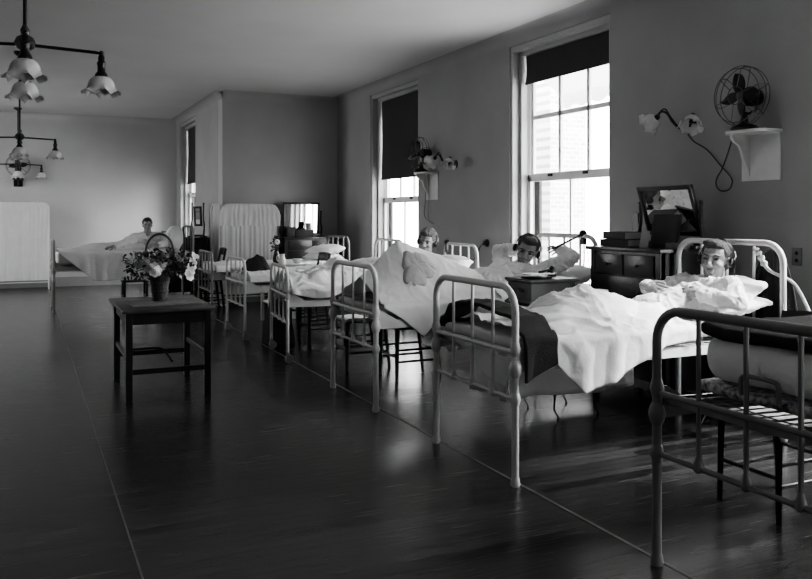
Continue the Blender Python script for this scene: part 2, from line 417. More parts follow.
# ---------------------------------------------------------------- iron beds
BL = 1.98
def bow(x, H, r, R=.13, hw=.45, z0=.0):
    pts = [(x, -hw, z0), (x, -hw, H-R)]
    pts += [(x, -hw+R-R*math.cos(a), H-R+R*math.sin(a)) for a in (PI/2*k/7 for k in range(1, 8))]
    pts += [(x, -y, z) for (_, y, z) in pts[::-1]]
    return MB().tube(pts, r, 12)
def make_bed(label, style, m, foot_h=1.04, head_h=1.24, loc=(0, 0, 0)):
    t = thing('iron_bed', label, 'bed', loc, 0, 'iron ward beds')
    knob = style == 'knob'
    zm, zl = (.70, .455) if knob else (.64, .38)
    zb = 0 if knob else .10
    for nm, x, H in (('footboard', 0, foot_h), ('headboard', BL, head_h)):
        b = bow(x, H, .0195 if knob else .0165, .13, .45, zb)
        b.tube([(x, -.45, zm), (x, .45, zm)], .013); b.tube([(x, -.45, zl), (x, .45, zl)], .011)
        for y in (-.45, .45):
            if knob:
                for z, r, h in ((zm+.02, .029, .03), (zm-.085, .036, .036), (zl, .030, .028)):
                    b.lathe([(.019, -h*1.3), (r*.8, -h*.8), (r, 0), (r*.8, h*.8), (.019, h*1.3)], (x, y, z), seg=14)
                b.lathe([(.021, 0), (.027, .01), (.024, .035), (.02, .05)], (x, y, 0), seg=12)
            else:
                b.lathe([(.017, -.03), (.022, -.02), (.022, .02), (.017, .03)], (x, y, zm), seg=12)
        fb = b.build(nm, m, t)
        for k in (1, 2, 3):
            y = -.45+.9*k/4
            s = MB().tube([(x, y, zl), (x, y, H)], .0095, 8)
            s.lathe([(.0095, -.03), (.02, -.02), (.02, .0), (.0095, .035)], (x, y, zl+.012), seg=10)
            s.build('spindle', m, fb)
        if not knob:
            for y in (-.45, .45):
                c = MB().lathe([(.018, .11), (.018, .085), (.008, .075), (.008, .06)], (x, y, 0), seg=10)
                c.bx(x-.014, x+.03, y-.017, y-.013, .03, .085).bx(x-.014, x+.03, y+.013, y+.017, .03, .085)
                cs = c.build('caster', M['steel'], t)
                MB().lathe([(.02, -.011), (.038, -.011), (.042, -.006), (.042, .006), (.038, .011), (.02, .011)], (x+.015, y, .042), (0, 1, 0), 18).build('wheel', M['steel'] , cs)
    for y in (-.45, .45):
        s = MB().bx(.02, BL-.02, y-.004, y+.004, zm-.105, zm-.045).bx(.02, BL-.02, y-.02 if y > 0 else y-.004, y+.004 if y > 0 else y+.02, zm-.05, zm-.045)
        for x0, d in ((.02, 1), (BL-.02, -1)):
            s.prism([(0, -.005), (d*.16, 0), (d*.03, .075), (0, .075)] if d > 0 else [(0, .075), (-.03, .075), (-.16, 0), (0, -.005)], (x0, y-.004, zm-.05), (1, 0, 0), (0, 0, 1), -.008)
        s.build('side_rail', m, t)
    sp = MB(); zs = zm-.02
    for k in range(23):
        y = -.42+.84*k/22; sp.tube([(.05, y, zs+.006*math.sin(k*2.1)), (BL*.5, y, zs-.03), (BL-.05, y, zs)], .0028, 5)
    for k in range(16):
        x = .05+(BL-.1)*k/15; sp.tube([(x, -.42, zs), (x, 0, zs-.012), (x, .42, zs)], .0028, 5)
    sp.bx(.03, .06, -.44, .44, zs-.025, zs).bx(BL-.06, BL-.03, -.44, .44, zs-.025, zs)
    sp.build('wire_spring', M['spring'], t)
    return t
BX = 2.32
BEDS = {'b5': (BX, 2.095), 'b4': (BX, 4.045), 'b3': (BX-.03, 5.835), 'b2': (BX, 7.95), 'b1': (BX-.06, 9.56), 'b0': (BX-.03, 11.5), 'a': (.38, 13.25)}
bed5 = make_bed('nearest iron bed, cropped at the right, with folded bedding and bare springs', 'knob', M['enamel_grey_or_shaded'], loc=(*BEDS['b5'], 0))
bed4 = make_bed('iron bed with dark blanket over its foot and reclining patient with folded hands', 'knob', M['enamel'], loc=(*BEDS['b4'], 0))
bed3 = dup(bed4, (*BEDS['b3'], 0), 0, 'iron bed with white sheet raised in a tent above its foot')
bed2 = make_bed('castered iron bed with rumpled sheets, just beyond the tented bed', 'caster', M['enamel'], .91, 1.10, (*BEDS['b2'], 0))
bed1 = dup(bed2, (*BEDS['b1'], 0), 0, 'castered iron bed with a dark heap of clothes near its foot')
bed0 = make_bed('castered iron bed, greyed for the shade on it, with stacked pillows, in front of the white folding screen', 'caster', M['enamel_grey_or_shaded'], .91, 1.10, (*BEDS['b0'], 0))  # darker enamel puts the shade on this bed into its colour
bedA = dup(bed5, (*BEDS['a'], 0), 0, 'iron bed along the far wall with a patient sitting up')

MT0, MT1 = .69, .755       # mattress bottom and top (knob beds)
def slab(x0, x1, y0, y1, z0, z1, r=.05, nx=40, ny=20, amp=.006, seed=0):
    """soft rounded slab"""
    mb = MB(); b = bmesh.new()
    bmesh.ops.create_cube(b, size=1)
    bmesh.ops.scale(b, vec=(x1-x0, y1-y0, z1-z0), verts=b.verts)
    bmesh.ops.bevel(b, geom=list(b.edges), offset=min(r, (z1-z0)*.48), segments=4, affect='EDGES', profile=.5)
    bmesh.ops.subdivide_edges(b, edges=[e for e in b.edges if e.calc_length() > .2], cuts=7, use_grid_fill=True)
    for v in b.verts:
        p = v.co; d = amp*nz(p.x*6+seed, p.y*6, p.z*6+seed); v.co = p+V((d, d, d*1.6))
    mb._add(b, Matrix.Translation(((x0+x1)/2, (y0+y1)/2, (z0+z1)/2))); return mb
def mattress(key, label, z0=MT0, z1=MT1):
    x, y = BEDS[key]
    o = slab(.035, BL-.03, -.425, .425, z0, z1, .045, seed=y).build('mattress', M['mattress'], None, org=(0, 0, z0)); o.location = (x, y, z0)
    tag(o, label, 'mattress', 'ward mattresses'); return o
mattress('b4', 'mattress under the reclining patient with folded hands')
mattress('b3', 'mattress under the tented white sheet')
mattress('a', 'mattress under the patient sitting up at the far wall', .69, .86)
mattress('b2', 'mattress of the rumpled bed just beyond the tented bed', .634, .715).rotation_euler.z = -math.radians(6)
mattress('b1', 'mattress of the bed that holds the dark heap of clothes', .634, .715)
mattress('b0', 'mattress of the bed in front of the white folding screen', .634, .715)

def crease(x, y, seed=0):
    wx = x+.25*nz(x*2.5, y*2.5, seed+3); wy = y+.25*nz(x*2.5+7, y*2.5, seed)
    r = 0
    for f, a in ((2.6, 1.0), (5.5, .55), (11, .28)):
        r += a*max(0, 1-abs(nz(wx*f, wy*f*1.3, seed))*3.2)**1.6
    return r
def sheet(name, key, label, cat, m, x0, x1, top, hn, hf, half=.44, ztop=MT1, nu=150, nv=110, wr=.010, seed=0, group=None, solid=.006, foldamp=.02, endhang=0.0):
    """cover on a bed. top(x,y) = height above ztop, hn(x), hf(x) = hang on the near (-Y) and far side"""
    bx, by = BEDS[key]; r = .03
    def fn(u, v):
        x = lerp(x0, x1, u); a = -(half+hn(x)); b = half+hf(x); s = lerp(a, b, v)
        w = wr*(.5*nz(x*7+seed, s*7)+1.25*crease(x, s, seed))
        if abs(s) <= half:
            e = half-abs(s); h = top(x, s)
            z = h*sm(e/.10) if e < .10 else h
            return V((x, s, ztop+.012+max(-.004, w)+z))
        d = abs(s)-half; sg = -1 if s < 0 else 1
        f = foldamp*sm(d/.12)*math.sin(x*21+2.5*nz(x*3+seed, d*2))+.4*wr*nz(x*14, d*14, seed)
        if d < r*1.57:
            q = d/r; return V((x, sg*(half+r*math.sin(q)+.003), ztop+.012-r*(1-math.cos(q))+max(0, w)*(1-q/1.57)))
        return V((x+.3*f, sg*(half+r+.003+max(-.004, f)), ztop+.012-r-(d-r*1.57)))
    o = MB().grid(fn, nu, nv).build(name, m, None, solid=solid, angle=180)
    o.location = (bx, by, 0)
    tag(o, label, cat, group); return o
def gauss(x, y, cx, cy, sx, sy): return math.exp(-((x-cx)/sx)**2-((y-cy)/sy)**2)

# bed 4 : heaped white sheet, dark blanket over the foot
def top4(x, y):
    k = .150*max(0, 1-math.hypot((x-.82)/.34, (y-.08)/.36))**.85+.04*gauss(x, y, .5, -.1, .2, .3)
    legs = .045*(gauss(0, y, 0, .12, 1, .13)+gauss(0, y, 0, -.13, 1, .13))*sm((x-.3)/.3)
    return .008+k+legs+.03*gauss(x, y, 1.2, 0, .2, .3)+.02*abs(nz(x*4+y*6, y*3+1))
sheet('bed_sheet', 'b4', 'brilliant white rumpled sheet heaped over the reclining patient\'s legs', 'sheet', M['sheet'], .16, 1.24, top4,
      lambda x: interp(x, [(.16, .07), (.24, .15), (.42, .335), (.62, .29), (.98, .12), (1.2, .10), (1.30, .08)]), lambda x: .22, seed=3, wr=.017, foldamp=.014)
sheet('blanket', 'b4', 'dark wool blanket folded across the foot of the heaped white bed', 'blanket', M['blanket'], .04, .25,
      lambda x, y: .07+.05*math.sin((y+.44)*3.2)-.10*abs(x-.15), lambda x: .15+.12*(1-x/.3), lambda x: .10, seed=5, solid=.018, ztop=MT1+.012, nu=24, foldamp=.01)
def hang4(u, v):
    y = lerp(.42, -.40, u); top_ = .705; bot = lerp(.70, .48, sm(u*1.15)) if u < .85 else lerp(.48, .66, (u-.85)/.15)
    return V((.034+.012*math.sin(u*14+v*2)*v, y, lerp(top_, bot, v)))
o = MB().grid(hang4, 40, 14).build('bed_sheet', M['sheet'], None, solid=.004, angle=180); o.location = (*BEDS['b4'], 0)
tag(o, 'white sheet corner hanging below the foot rail of the heaped white bed', 'sheet')

# bed 3 : tent of white sheet
def top3(x, y):
    H = interp(x, [(.0, .10), (.12, .20), (.37, .43), (.43, .43), (1.0, .22), (1.3, .09), (1.5, .06)])
    return H*max(0, 1-max(0, abs(y-.02)-.02)/.44)+.012*abs(nz(x*5, y*5))
sheet('bed_sheet', 'b3', 'white sheet raised like a tent with one pointed corner hanging', 'sheet', M['sheet'], .06, 1.45, top3,
      lambda x: interp(x, [(.06, .04), (.20, .12), (.37, .26), (.5, .13), (.62, .05), (1.45, .04)]), lambda x: .15, seed=9, wr=.009, foldamp=.008)
def patch(u, v):  # irregular grey patch raised slightly off the tented sheet
    a = 2*PI*u; r = v*(1+.16*math.sin(2*a+.8)+.09*math.sin(3*a+.6)+.06*math.sin(5*a+2)+.05*math.sin(9*a))
    x = .46+.13*r*math.cos(a)+.04*r*math.sin(a); y = -.19+.15*r*math.sin(a)
    e = .44-abs(y); h = top3(x, y)*(sm(e/.10) if e < .1 else 1)
    return V((x, y, MT1+.018+h+.028*(1-v**5)+.016*crease(x*2.5, y*2.5, 4)*(1-v*v)))
o = MB().grid(patch, 48, 12).build('cloth', M['pale_grey_patch'], None, solid=.004, angle=180); o.location = (*BEDS['b3'], 0)
tag(o, 'rumpled grey patch raised on the slope of the tented sheet', 'cloth')
def cover3(x, y): return .03+.10*gauss(x, y, 1.45, .0, .3, .3)+.06*abs(nz(x*6, y*5+2))+.13*max(0, 1-math.hypot((x-1.33)/.16, (y-.05)/.25))
sheet('bed_sheet', 'b3', 'crumpled white sheet drawn up to the chest of the patient with raised arms', 'sheet', M['sheet'], 1.05, 1.62, cover3,
      lambda x: .12, lambda x: .12, seed=13, wr=.02, ztop=MT1+.012)
o = sheet('blanket', 'b3', 'pale folded blanket edge along the near side of the tented bed', 'blanket', M['grey_cloth'], .05, 1.2, lambda x, y: .012, lambda x: .02, lambda x: .02, seed=17, ztop=MT1-.012, nu=30, solid=.01)

# bed 2, 1, 0
SKEW = -math.radians(6)
bed2.rotation_euler.z = SKEW
def top2(x, y): return .05+.13*gauss(x, y, .62, -.1, .35, .25)+.07*abs(nz(x*5, y*5+5))+.09*gauss(x, y, 1.4, 0, .3, .3)
sheet('bed_sheet', 'b2', 'rumpled white sheets on the bed beyond the tented one', 'sheet', M['sheet'], .04, 1.6, top2, lambda x: .08+.05*math.sin(x*5)**2, lambda x: .1, ztop=.715, seed=21, wr=.022).rotation_euler.z = SKEW
sheet('bed_sheet', 'b1', 'smooth white sheet under the dark heap of clothes', 'sheet', M['sheet'], .05, 1.7, lambda x, y: .015+.03*abs(nz(x*4, y*4+8)), lambda x: .09, lambda x: .14, ztop=.715, seed=23, wr=.012)
sheet('bed_sheet', 'b0', 'white sheet on the bed in front of the folding screen', 'sheet', M['sheet'], .05, 1.75, lambda x, y: .01, lambda x: .10, lambda x: .16, ztop=.715, seed=25, wr=.010)
# far bed : bedspread hanging with a turned corner
sheet('bedspread', 'a', 'white bedspread hanging in a pointed corner from the far patient\'s bed', 'bedspread', M['bedspread'], .06, 1.62,
      lambda x, y: .02+.09*(gauss(0, y, 0, .1, 1, .14))*sm((x-.2)/.4), lambda x: interp(x, [(.06, .02), (.55, .45), (1.3, .44), (1.62, .44)]), lambda x: .2, ztop=.865, seed=31, wr=.006, foldamp=.010)

# dark heap of clothes on bed 1
mb = MB()
def heap(u, v):
    a = 2*PI*u; r = v*(1+.16*math.sin(a*3+1)+.12*nz(math.cos(a)*2, math.sin(a)*2)); x = .20*r*math.cos(a); y = .25*r*math.sin(a)
    h = .20*max(0, 1-math.hypot((x+.02)/.20, (y+.02)/.24))**1.15+.09*gauss(x, y, .09, -.08, .08, .10)+.08*gauss(x, y, -.08, .12, .07, .09)
    return V((x, y, max(.004, h*(1-v**5)*(1+.2*nz(x*7, y*7))+.014*crease(x*3, y*3, 2)*(1-v**4)+.002)))
o = mb.grid(heap, 56, 24).build('clothes_heap', M['gown'], None); o.location = (2.50, 9.52, .735)
tag(o, 'dark rumpled heap of clothes on the bed before the screen', 'clothes')

# pillows
def pillow(name, loc, size, label, m='pillow', rot=(0, 0, 0), seed=0):
    a, b, c = (s/2 for s in size)
    def fn(u, v):
        x = (u*2-1); y = (v % 1)  # wrap
        th = 2*PI*v
        # superellipse cross-section, thickness falling to the edges
        X = x; w = (1-abs(x)**3.2)**.5 if abs(x) < 1 else 0
        cy = math.copysign(abs(math.cos(th))**.7, math.cos(th)); cz = math.copysign(abs(math.sin(th))**.9, math.sin(th))
        yy = cy*(.90+.10*w)*(1 if abs(x) < .999 else 1)
        zz = cz*w*(1-abs(cy)**4*.3)
        p = V((X*a, yy*b, zz*c+.012*nz(x*3+seed, yy*3, cz)+.010*nz(x*8+seed, yy*8, cz)))
        return p
    o = MB().grid(fn, 24, 32).build(name, M[m], None, angle=180)
    o.location = loc; o.rotation_euler = rot
    tag(o, label, 'pillow', 'ward pillows'); return o
x4, y4 = BEDS['b4']
pillow('pillow', (4.08, 4.00, .845), (.42, .74, .12), 'flat white pillow beneath the shoulders of the patient with folded hands', rot=(0, -.12, 0))
pillow('pillow', (4.14, 4.0, .92), (.30, .66, .13), 'upper white pillow behind the head of the patient with folded hands', rot=(0, -.45, .05), seed=4)
pillow('pillow', (4.10, 5.74, .90), (.40, .78, .17), 'plump white pillow behind the patient with raised arms', rot=(0, -.25, 0), seed=8)
pillow('pillow', (4.12, 7.82, .86), (.42, .70, .20), 'white pillow behind the patient half hidden by the tented sheet', rot=(0, -.3, 0), seed=9)
pillow('pillow', (3.98, 9.6, .80), (.40, .66, .13), 'white pillow at the head of the bed with the clothes heap', rot=(0, -.1, 0), seed=11)
pillow('pillow', (4.03, 11.5, .785), (.44, .68, .15), 'lower pillow of the white stack before the back dresser', seed=12)
pillow('pillow', (4.06, 11.5, .90), (.42, .64, .14), 'upper pillow of the white stack before the back dresser', rot=(0, -.15, .1), seed=15)
pillow('pillow', (2.12, 13.2, 1.02), (.22, .7, .46), 'bright white pillow propped behind the patient sitting up', rot=(0, .25, 0), seed=16)

# ---------------------------------------------------------------- people
def remesh(mb, voxel, smooth_n, name, m, parent, wr=0.0, wscale=9.0):
    me = bpy.data.meshes.new(name); mb.bm.to_mesh(me); mb.bm.free()
    o = bpy.data.objects.new(name, me); COL.objects.link(o)
    r = o.modifiers.new('r', 'REMESH'); r.mode = 'VOXEL'; r.voxel_size = voxel
    s = o.modifiers.new('s', 'SMOOTH'); s.iterations = smooth_n; s.factor = .5
    dg = bpy.context.evaluated_depsgraph_get(); dg.update()
    nm = bpy.data.meshes.new_from_object(o.evaluated_get(dg)); nm.name = name
    o.modifiers.clear(); o.data = nm; bpy.data.meshes.remove(me)
    nm.materials.clear(); nm.materials.append(m)
    if wr:
        nn = [v.normal.copy() for v in nm.vertices]
        for v, n in zip(nm.vertices, nn):
            p = v.co*wscale; w = -.3
            for f, a in ((.55, 1.0), (1.2, .5)):
                q = p*f; q = q+V((nz(q.y, q.z, q.x), nz(q.z, q.x, q.y), nz(q.x+5, q.y, q.z)))*.8
                w += a*max(0, 1-abs(nz(q.x, q.y*1.6, q.z))*3.4)**1.5
            v.co += n*w*wr
    for p in nm.polygons: p.use_smooth = True
    o.parent = parent; return o

def frame(fwd, up):
    f = V(fwd).normalized(); u = V(up); u = (u-f*u.dot(f)).normalized(); r = f.cross(u)
    return r, f, u
class Head:
    def __init__(s, c, fwd, up, k=1.0):
        s.c = V(c); s.r, s.f, s.u = frame(fwd, up); s.k = k
        s.rot = Matrix((s.r, s.f, s.u)).transposed()
    def P(s, x, y, z): return s.c+(s.r*x+s.f*y+s.u*z)*s.k
    def skull(s, mb):
        E = lambda x, y, z, rr: mb.ell(s.P(x, y, z), [q*s.k for q in rr], s.rot, 20, 14)
        E(0, -.012, .030, (.076, .096, .086)); E(0, .028, -.035, (.062, .062, .078)); E(0, .060, -.100, (.028, .026, .020))
        E(0, .030, -.088, (.050, .045, .028))
        E(0, .076, .022, (.050, .016, .011))
        for q in (-1, 1):
            E(q*.040, .056, -.034, (.024, .026, .022)); E(q*.079, -.008, -.008, (.010, .022, .033))
        mb.cap(s.P(0, .086, .012), s.P(0, .110, -.030), .009*s.k, .014*s.k)
        E(0, .100, -.038, (.020, .014, .010))
        E(0, .084, -.066, (.026, .011, .007)); E(0, .081, -.079, (.022, .011, .008))
        mb.cap(s.P(0, -.025, -.06), s.P(0, -.03, -.17), .052*s.k, .058*s.k)
        return s
    def features(s, body, hm, curly=False, org=(0, 0, 0)):
        for q in (-1, 1):
            MB().ell(s.P(q*.033, .080, .002)-V(org), [x*s.k for x in (.014, .010, .007)], s.rot, 12, 8).build('eye', M['eye'], body)
            MB().tube([s.P(q*.016, .092, .022)-V(org), s.P(q*.036, .090, .027)-V(org), s.P(q*.056, .074, .020)-V(org)], [.004*s.k, .005*s.k, .003*s.k], 6).build('eyebrow', hm, body)
        MB().ell(s.P(0, .094, -.0725)-V(org), [x*s.k for x in (.022, .004, .003)], s.rot, 10, 6).build('mouth', M['lip'], body)
        mb = MB()
        for c, r in (((0, -.030, .048), (.083, .094, .082)), ((0, .020, .085), (.066, .062, .040)), ((0, -.062, -.005), (.074, .060, .075)), ((.062, -.015, .045), (.024, .055, .04)), ((-.062, -.015, .045), (.024, .055, .04)), ((.02, .045, .098), (.05, .04, .026))):
            mb.ell(s.P(*c)-V(org), [q*s.k for q in r], s.rot, 20, 14)
        if curly:
            for k in range(60):
                a = random.uniform(0, 2*PI); b = random.uniform(.15, 1.3)
                mb.ell(s.P(.082*math.cos(a)*math.sin(b), -.02+.09*math.sin(a)*math.sin(b), .05+.085*math.cos(b))-V(org), .020*s.k, None, 8, 6)
        remesh(mb, .006, 2, 'hair', hm, body, .006 if curly else .004, 30)
    def headphones(s, label):
        t = thing('headphones', label, 'headphones', s.P(0, 0, 0))
        o = s.c
        arc = [s.P(.100*math.sin(a), -.01, .008+.122*math.cos(a))-o for a in (lerp(-1.45, 1.45, i/20) for i in range(21))]
        arc2 = [s.P(.102*math.sin(a), -.035, .006+.126*math.cos(a))-o for a in (lerp(-1.45, 1.45, i/20) for i in range(21))]
        MB().tube(arc, .003, 6).tube(arc2, .003, 6).build('headband', M['bronze'], t)
        for q in (-1, 1):
            MB().lathe([(.0, 0), (.030, 0), (.034, .004), (.034, .018), (.026, .024), (.012, .030), (0, .030)], s.P(q*.086, -.008, -.008)-o, s.r*q, 18).build('earpiece', M['black'], t)
            MB().tube([s.P(q*.105, -.01, .0)-o, s.P(q*.112, -.02, .03)-o, s.P(q*.104, -.02, .06)-o], .004, 6).build('yoke', M['steel'], t)
        sd = 1 if s.P(1, 0, 0).y < s.P(-1, 0, 0).y else -1
        pts = spline([s.P(sd*.115, -.01, -.03)-o, s.P(sd*.120, .0, -.10)-o, s.P(sd*.12, .03, -.18)-o, s.P(sd*.06, .10, -.24)-o], 6)
        MB().tube(pts, .003, 5).build('cord', M['cord'], t)
        return t

def hand(mb, wrist, direc, normal, thumb_side, curl=.5, k=1.0):
    """direc: wrist->knuckles, normal: back of the hand, thumb_side: +1/-1 along normal x direc"""
    d = V(direc).normalized(); n = V(normal); n = (n-d*n.dot(d)).normalized(); w = n.cross(d)*thumb_side   # towards the thumb
    W = V(wrist); rot = Matrix((w, d, n)).transposed()
    mb.ell(W+d*.050*k, (.040*k, .052*k, .016*k), rot, 16, 10)
    mb.cap(W-d*.02*k, W+d*.03*k, .026*k, .026*k)
    L = (.078, .088, .082, .064); off = (.034, .012, -.011, -.033)
    for i in range(4):
        p = W+d*(.088-.006*abs(i-1))*k+w*off[i]*k; dr = (d+w*(.16-.11*i)).normalized()
        pts = [p]; a = .15
        for f in (.45, .32, .23):
            a += curl*(.9 if f < .45 else .7)
            p = p+(dr*math.cos(a)-n*math.sin(a))*L[i]*f*k; pts.append(p)
        mb.chain(pts, [.0098*k, .0090*k, .0082*k, .0072*k])
    b = W+d*.025*k+w*.026*k
    p1 = b+(d*.5+w*.7-n*.25).normalized()*.042*k; p2 = p1+(d*.85+w*.3-n*.35).normalized()*.032*k; p3 = p2+(d*.9+w*.05-n*.4).normalized()*.024*k
    mb.chain([b, p1, p2, p3], [.016*k, .013*k, .011*k, .009*k])

def person(label, head, hm, torso, arms, loc, curly=False, legs=None, k=1.0, zmin=None, vox=.0048):
    """torso: (pelvis, chest, neck); arms: list of (shoulder, elbow, wrist, hand_dir, hand_normal, thumb, curl)"""
    t = thing('person', label, 'person', loc)
    L = V(loc); S = lambda p: V(p)-L
    head.c = S(head.c)
    pel, che, nek = (S(p) for p in torso)
    ax = (che-pel).normalized(); side = (S(arms[0][0])-S(arms[1][0])).normalized(); fr = side.cross(ax)
    rot = Matrix((side, fr, ax)).transposed()
    b = MB(); head.skull(b)
    b.ell(pel, (.15*k, .10*k, .12*k), rot); b.ell(pel.lerp(che, .5), (.13*k, .09*k, .16*k), rot); b.ell(che, (.155*k, .105*k, .15*k), rot)
    b.cap(nek, head.P(0, -.025, -.06), .056*k, .050*k)
    if legs:
        for hip, knee, ankle in legs: b.chain([S(hip), S(knee), S(ankle)], [.060*k, .045*k, .032*k]); b.ell(S(ankle)+V((-.04, 0, .0)), (.09, .042, .035))
    for sh, el, wr, hd, hn, th, cu in arms:
        b.chain([che.lerp(nek, .6), S(sh), S(el), S(wr)], [.06*k, .052*k, .040*k, .025*k])
        hand(b, S(wr), hd, hn, th, cu, k)
    body = remesh(b, vox, 2 if vox < .004 else 3, 'body', M['skin'], t)
    head.features(body, hm, curly)
    c = MB()
    c.ell(pel, (.175*k, .125*k, .15*k), rot); c.ell(pel.lerp(che, .5), (.160*k, .118*k, .20*k), rot); c.ell(che, (.180*k, .125*k, .165*k), rot)
    c.cap(che.lerp(nek, .55), nek.lerp(che, .28), .09*k, .072*k)
    for sh, el, wr, *_ in arms:
        sh = S(sh); el = S(el); wr = S(wr)
        c.chain([che.lerp(nek, .5), sh, el, el.lerp(wr, .82)], [.085*k, .074*k, .060*k, .047*k])
    sh_ = remesh(c, .0085, 2, 'pyjama_shirt', M['pajama'], t, .013, 13)
    if zmin is not None:
        for ob in (body, sh_):
            for v in ob.data.vertices:
                lo = zmin+.002-loc[2]+(.004 if ob is body else 0)
                if v.co.z < lo: v.co.z = lo
    ctr = nek.lerp(che, .20); u_ = (nek-che).normalized(); f_ = (head.f-u_*head.f.dot(u_)).normalized(); s_ = f_.cross(u_)
    MB().tube([ctr+f_*(math.cos(a)*.082*k+.012)+s_*math.sin(a)*.084*k-u_*(.035*max(0, math.cos(a))) for a in (lerp(.25, 2*PI-.25, q/22) for q in range(23))], [.013*k]*23, 8).build('collar', M['pajama'], t)
    head.c = head.c+L
    return t

# bed 4 patient : reclining, hands folded on the belly
h4 = Head((4.15, 4.00, 1.125), (-.92, -.42, .05), (.16, .0, 1), 1.08)
person('reclining patient with headphones and folded hands in pale pyjamas on the heaped white bed', h4, M['hair'],
       ((3.64, 4.03, .79), (3.98, 4.02, .865), (4.11, 4.01, .975)),
       [((4.07, 3.80, .955), (4.00, 3.67, .865), (3.84, 3.86, .925), (-.25, .95, .0), (-.6, -.4, .8), -1, .25),
        ((4.05, 4.20, .955), (3.93, 4.32, .885), (3.73, 4.20, .945), (.12, -1, -.10), (-.75, -.30, .62), 1, .25)],
       (3.8, 4.05, MT1), zmin=MT1+.03, vox=.0034, legs=[((3.55, 3.96, .80), (3.12, 3.93, .795), (2.72, 3.93, .78)), ((3.55, 4.14, .80), (3.12, 4.17, .80), (2.72, 4.17, .78))])
h4.headphones('headphones on the reclining patient with folded hands')
# bed 3 patient : lying, arms raised behind the head
h3 = Head((3.86, 5.80, 1.12), (-.62, -.75, -.22), (.40, .0, 1), 1.08)
person('patient with headphones lying with both arms raised behind his head', h3, M['hair'],
       ((3.46, 5.84, .86), (3.70, 5.82, .90), (3.82, 5.82, .96)),
       [((3.82, 5.60, .93), (4.05, 5.42, 1.075), (4.12, 5.68, 1.12), (.1, 1, .1), (.7, 0, .7), -1, .35),
        ((3.76, 6.02, .95), (3.83, 6.20, 1.10), (4.02, 6.02, 1.12), (.1, -1, .1), (.7, 0, .7), 1, .35)],
       (3.65, 5.83, MT1), zmin=MT1+.02)
h3.headphones('headphones on the patient with raised arms by the bright window')
# bed 2 patient : only the head shows above the tented sheet
h2 = Head((3.98, 7.93, 1.125), (-.70, -.72, -.05), (.2, 0, 1), 1.05)
person('curly-haired patient with headphones, half hidden behind the tented sheet', h2, M['hair_fair'],
       ((3.55, 7.95, .87), (3.80, 7.95, .93), (3.92, 7.95, 1.0)),
       [((3.86, 7.74, .96), (3.66, 7.66, .88), (3.52, 7.86, .93), (-.3, 1, 0), (-.2, 0, 1), -1, .4),
        ((3.86, 8.16, .96), (3.66, 8.26, .88), (3.52, 8.06, .93), (-.3, -1, 0), (-.2, 0, 1), 1, .4)],
       (3.7, 7.95, .715), curly=True, zmin=.735)
h2.headphones('headphones on the curly-haired patient behind the tented sheet')
# far patient : sitting up, one arm stretched along the cover
hA = Head((1.72, 13.12, 1.265), (-.10, -1, -.10), (.0, -.03, 1), .90)
person('patient in white pyjamas sitting up in the bed at the far wall', hA, M['hair'],
       ((1.88, 13.25, .93), (1.79, 13.22, 1.03), (1.74, 13.2, 1.13)),
       [((1.54, 13.14, 1.07), (1.37, 13.02, .99), (1.22, 12.92, .945), (-1, -.2, -.1), (0, -.2, 1), 1, .3),
        ((1.96, 13.14, 1.07), (2.03, 13.0, .98), (1.84, 12.90, .955), (-1, -.1, -.05), (0, -.2, 1), -1, .4)],
       (1.85, 13.25, .865), zmin=.885)

# ---------------------------------------------------------------- furniture
def make_chair(label, loc, rotz, m=None):
    """side chair facing +x in its own frame, back at -x"""
    m = m or M['blackwood']
    t = thing('side_chair', label, 'chair', loc, rotz, 'dark wooden ward chairs')
    slab(-.20, .21, -.21, .21, .435, .465, .014, amp=.0).build('seat', m, t)
    for y in (-.175, .175):
        MB().tube([(.185, y, 0), (.178, y*.97, .44)], [.017, .023], 4).build('leg', m, t)
        MB().tube([(-.235, y, 0), (-.185, y*.97, .44), (-.20, y*.96, .62), (-.265, y*.94, .92)], [.016, .020, .019, .016], 4).build('leg', m, t)
        MB().tube([(.182, y, .26), (-.205, y, .26)], .010, 8).tube([(.184, y, .16), (-.215, y, .16)], .010, 8).build('stretcher', m, t)
    MB().tube([(.183, -.175, .20), (.183, .175, .20)], .010, 8).build('stretcher', m, t)
    MB().tube([(-.21, -.175, .24), (-.21, .175, .24)], .010, 8).build('stretcher', m, t)
    MB().grid(lambda u, v: V((lerp(-.255, -.232, 1-v)-.03*math.sin(u*PI), lerp(-.17, .17, u), lerp(.82, .92, v)+.01*math.sin(u*PI)*v)), 10, 3).build('backrest', m, t, solid=.018)
    MB().grid(lambda u, v: V((lerp(-.215, -.208, v)-.03*math.sin(u*PI), lerp(-.17, .17, u), lerp(.66, .72, v))), 10, 2).build('backrest', m, t, solid=.016)
    return t
ch = make_chair('dark wooden chair beside the tented bed, legs seen below the hanging corner', (3.06, 6.48, 0), PI)
dup(ch, (3.33, 2.83, 0), PI, 'black chair holding a white cloth, seen through the nearest bed')
dup(ch, (3.00, 8.66, 0), PI, 'dark chair beyond the castered bed with rumpled sheets')
dup(ch, (3.32, 10.12, 0), PI*1.02, 'dark chair whose back shows before the white pillow stack')
dup(ch, (2.45, 12.26, 0), PI, 'dark chair at the left edge of the pleated white screen')
t = thing('stool', 'low dark stool tucked under the far patient\'s bed', 'stool', (1.52, 13.0, 0))
MB().bx(-.19, .19, -.15, .15, .40, .43, .008).build('seat', M['blackwood'], t)
for x in (-.16, .16):
    for y in (-.12, .12): MB().bx(x-.018, x+.018, y-.018, y+.018, 0, .40, .003).build('leg', M['blackwood'], t, smooth=False)
    MB().bx(x-.01, x+.01, -.11, .11, .17, .20).build('stretcher', M['blackwood'], t, smooth=False)
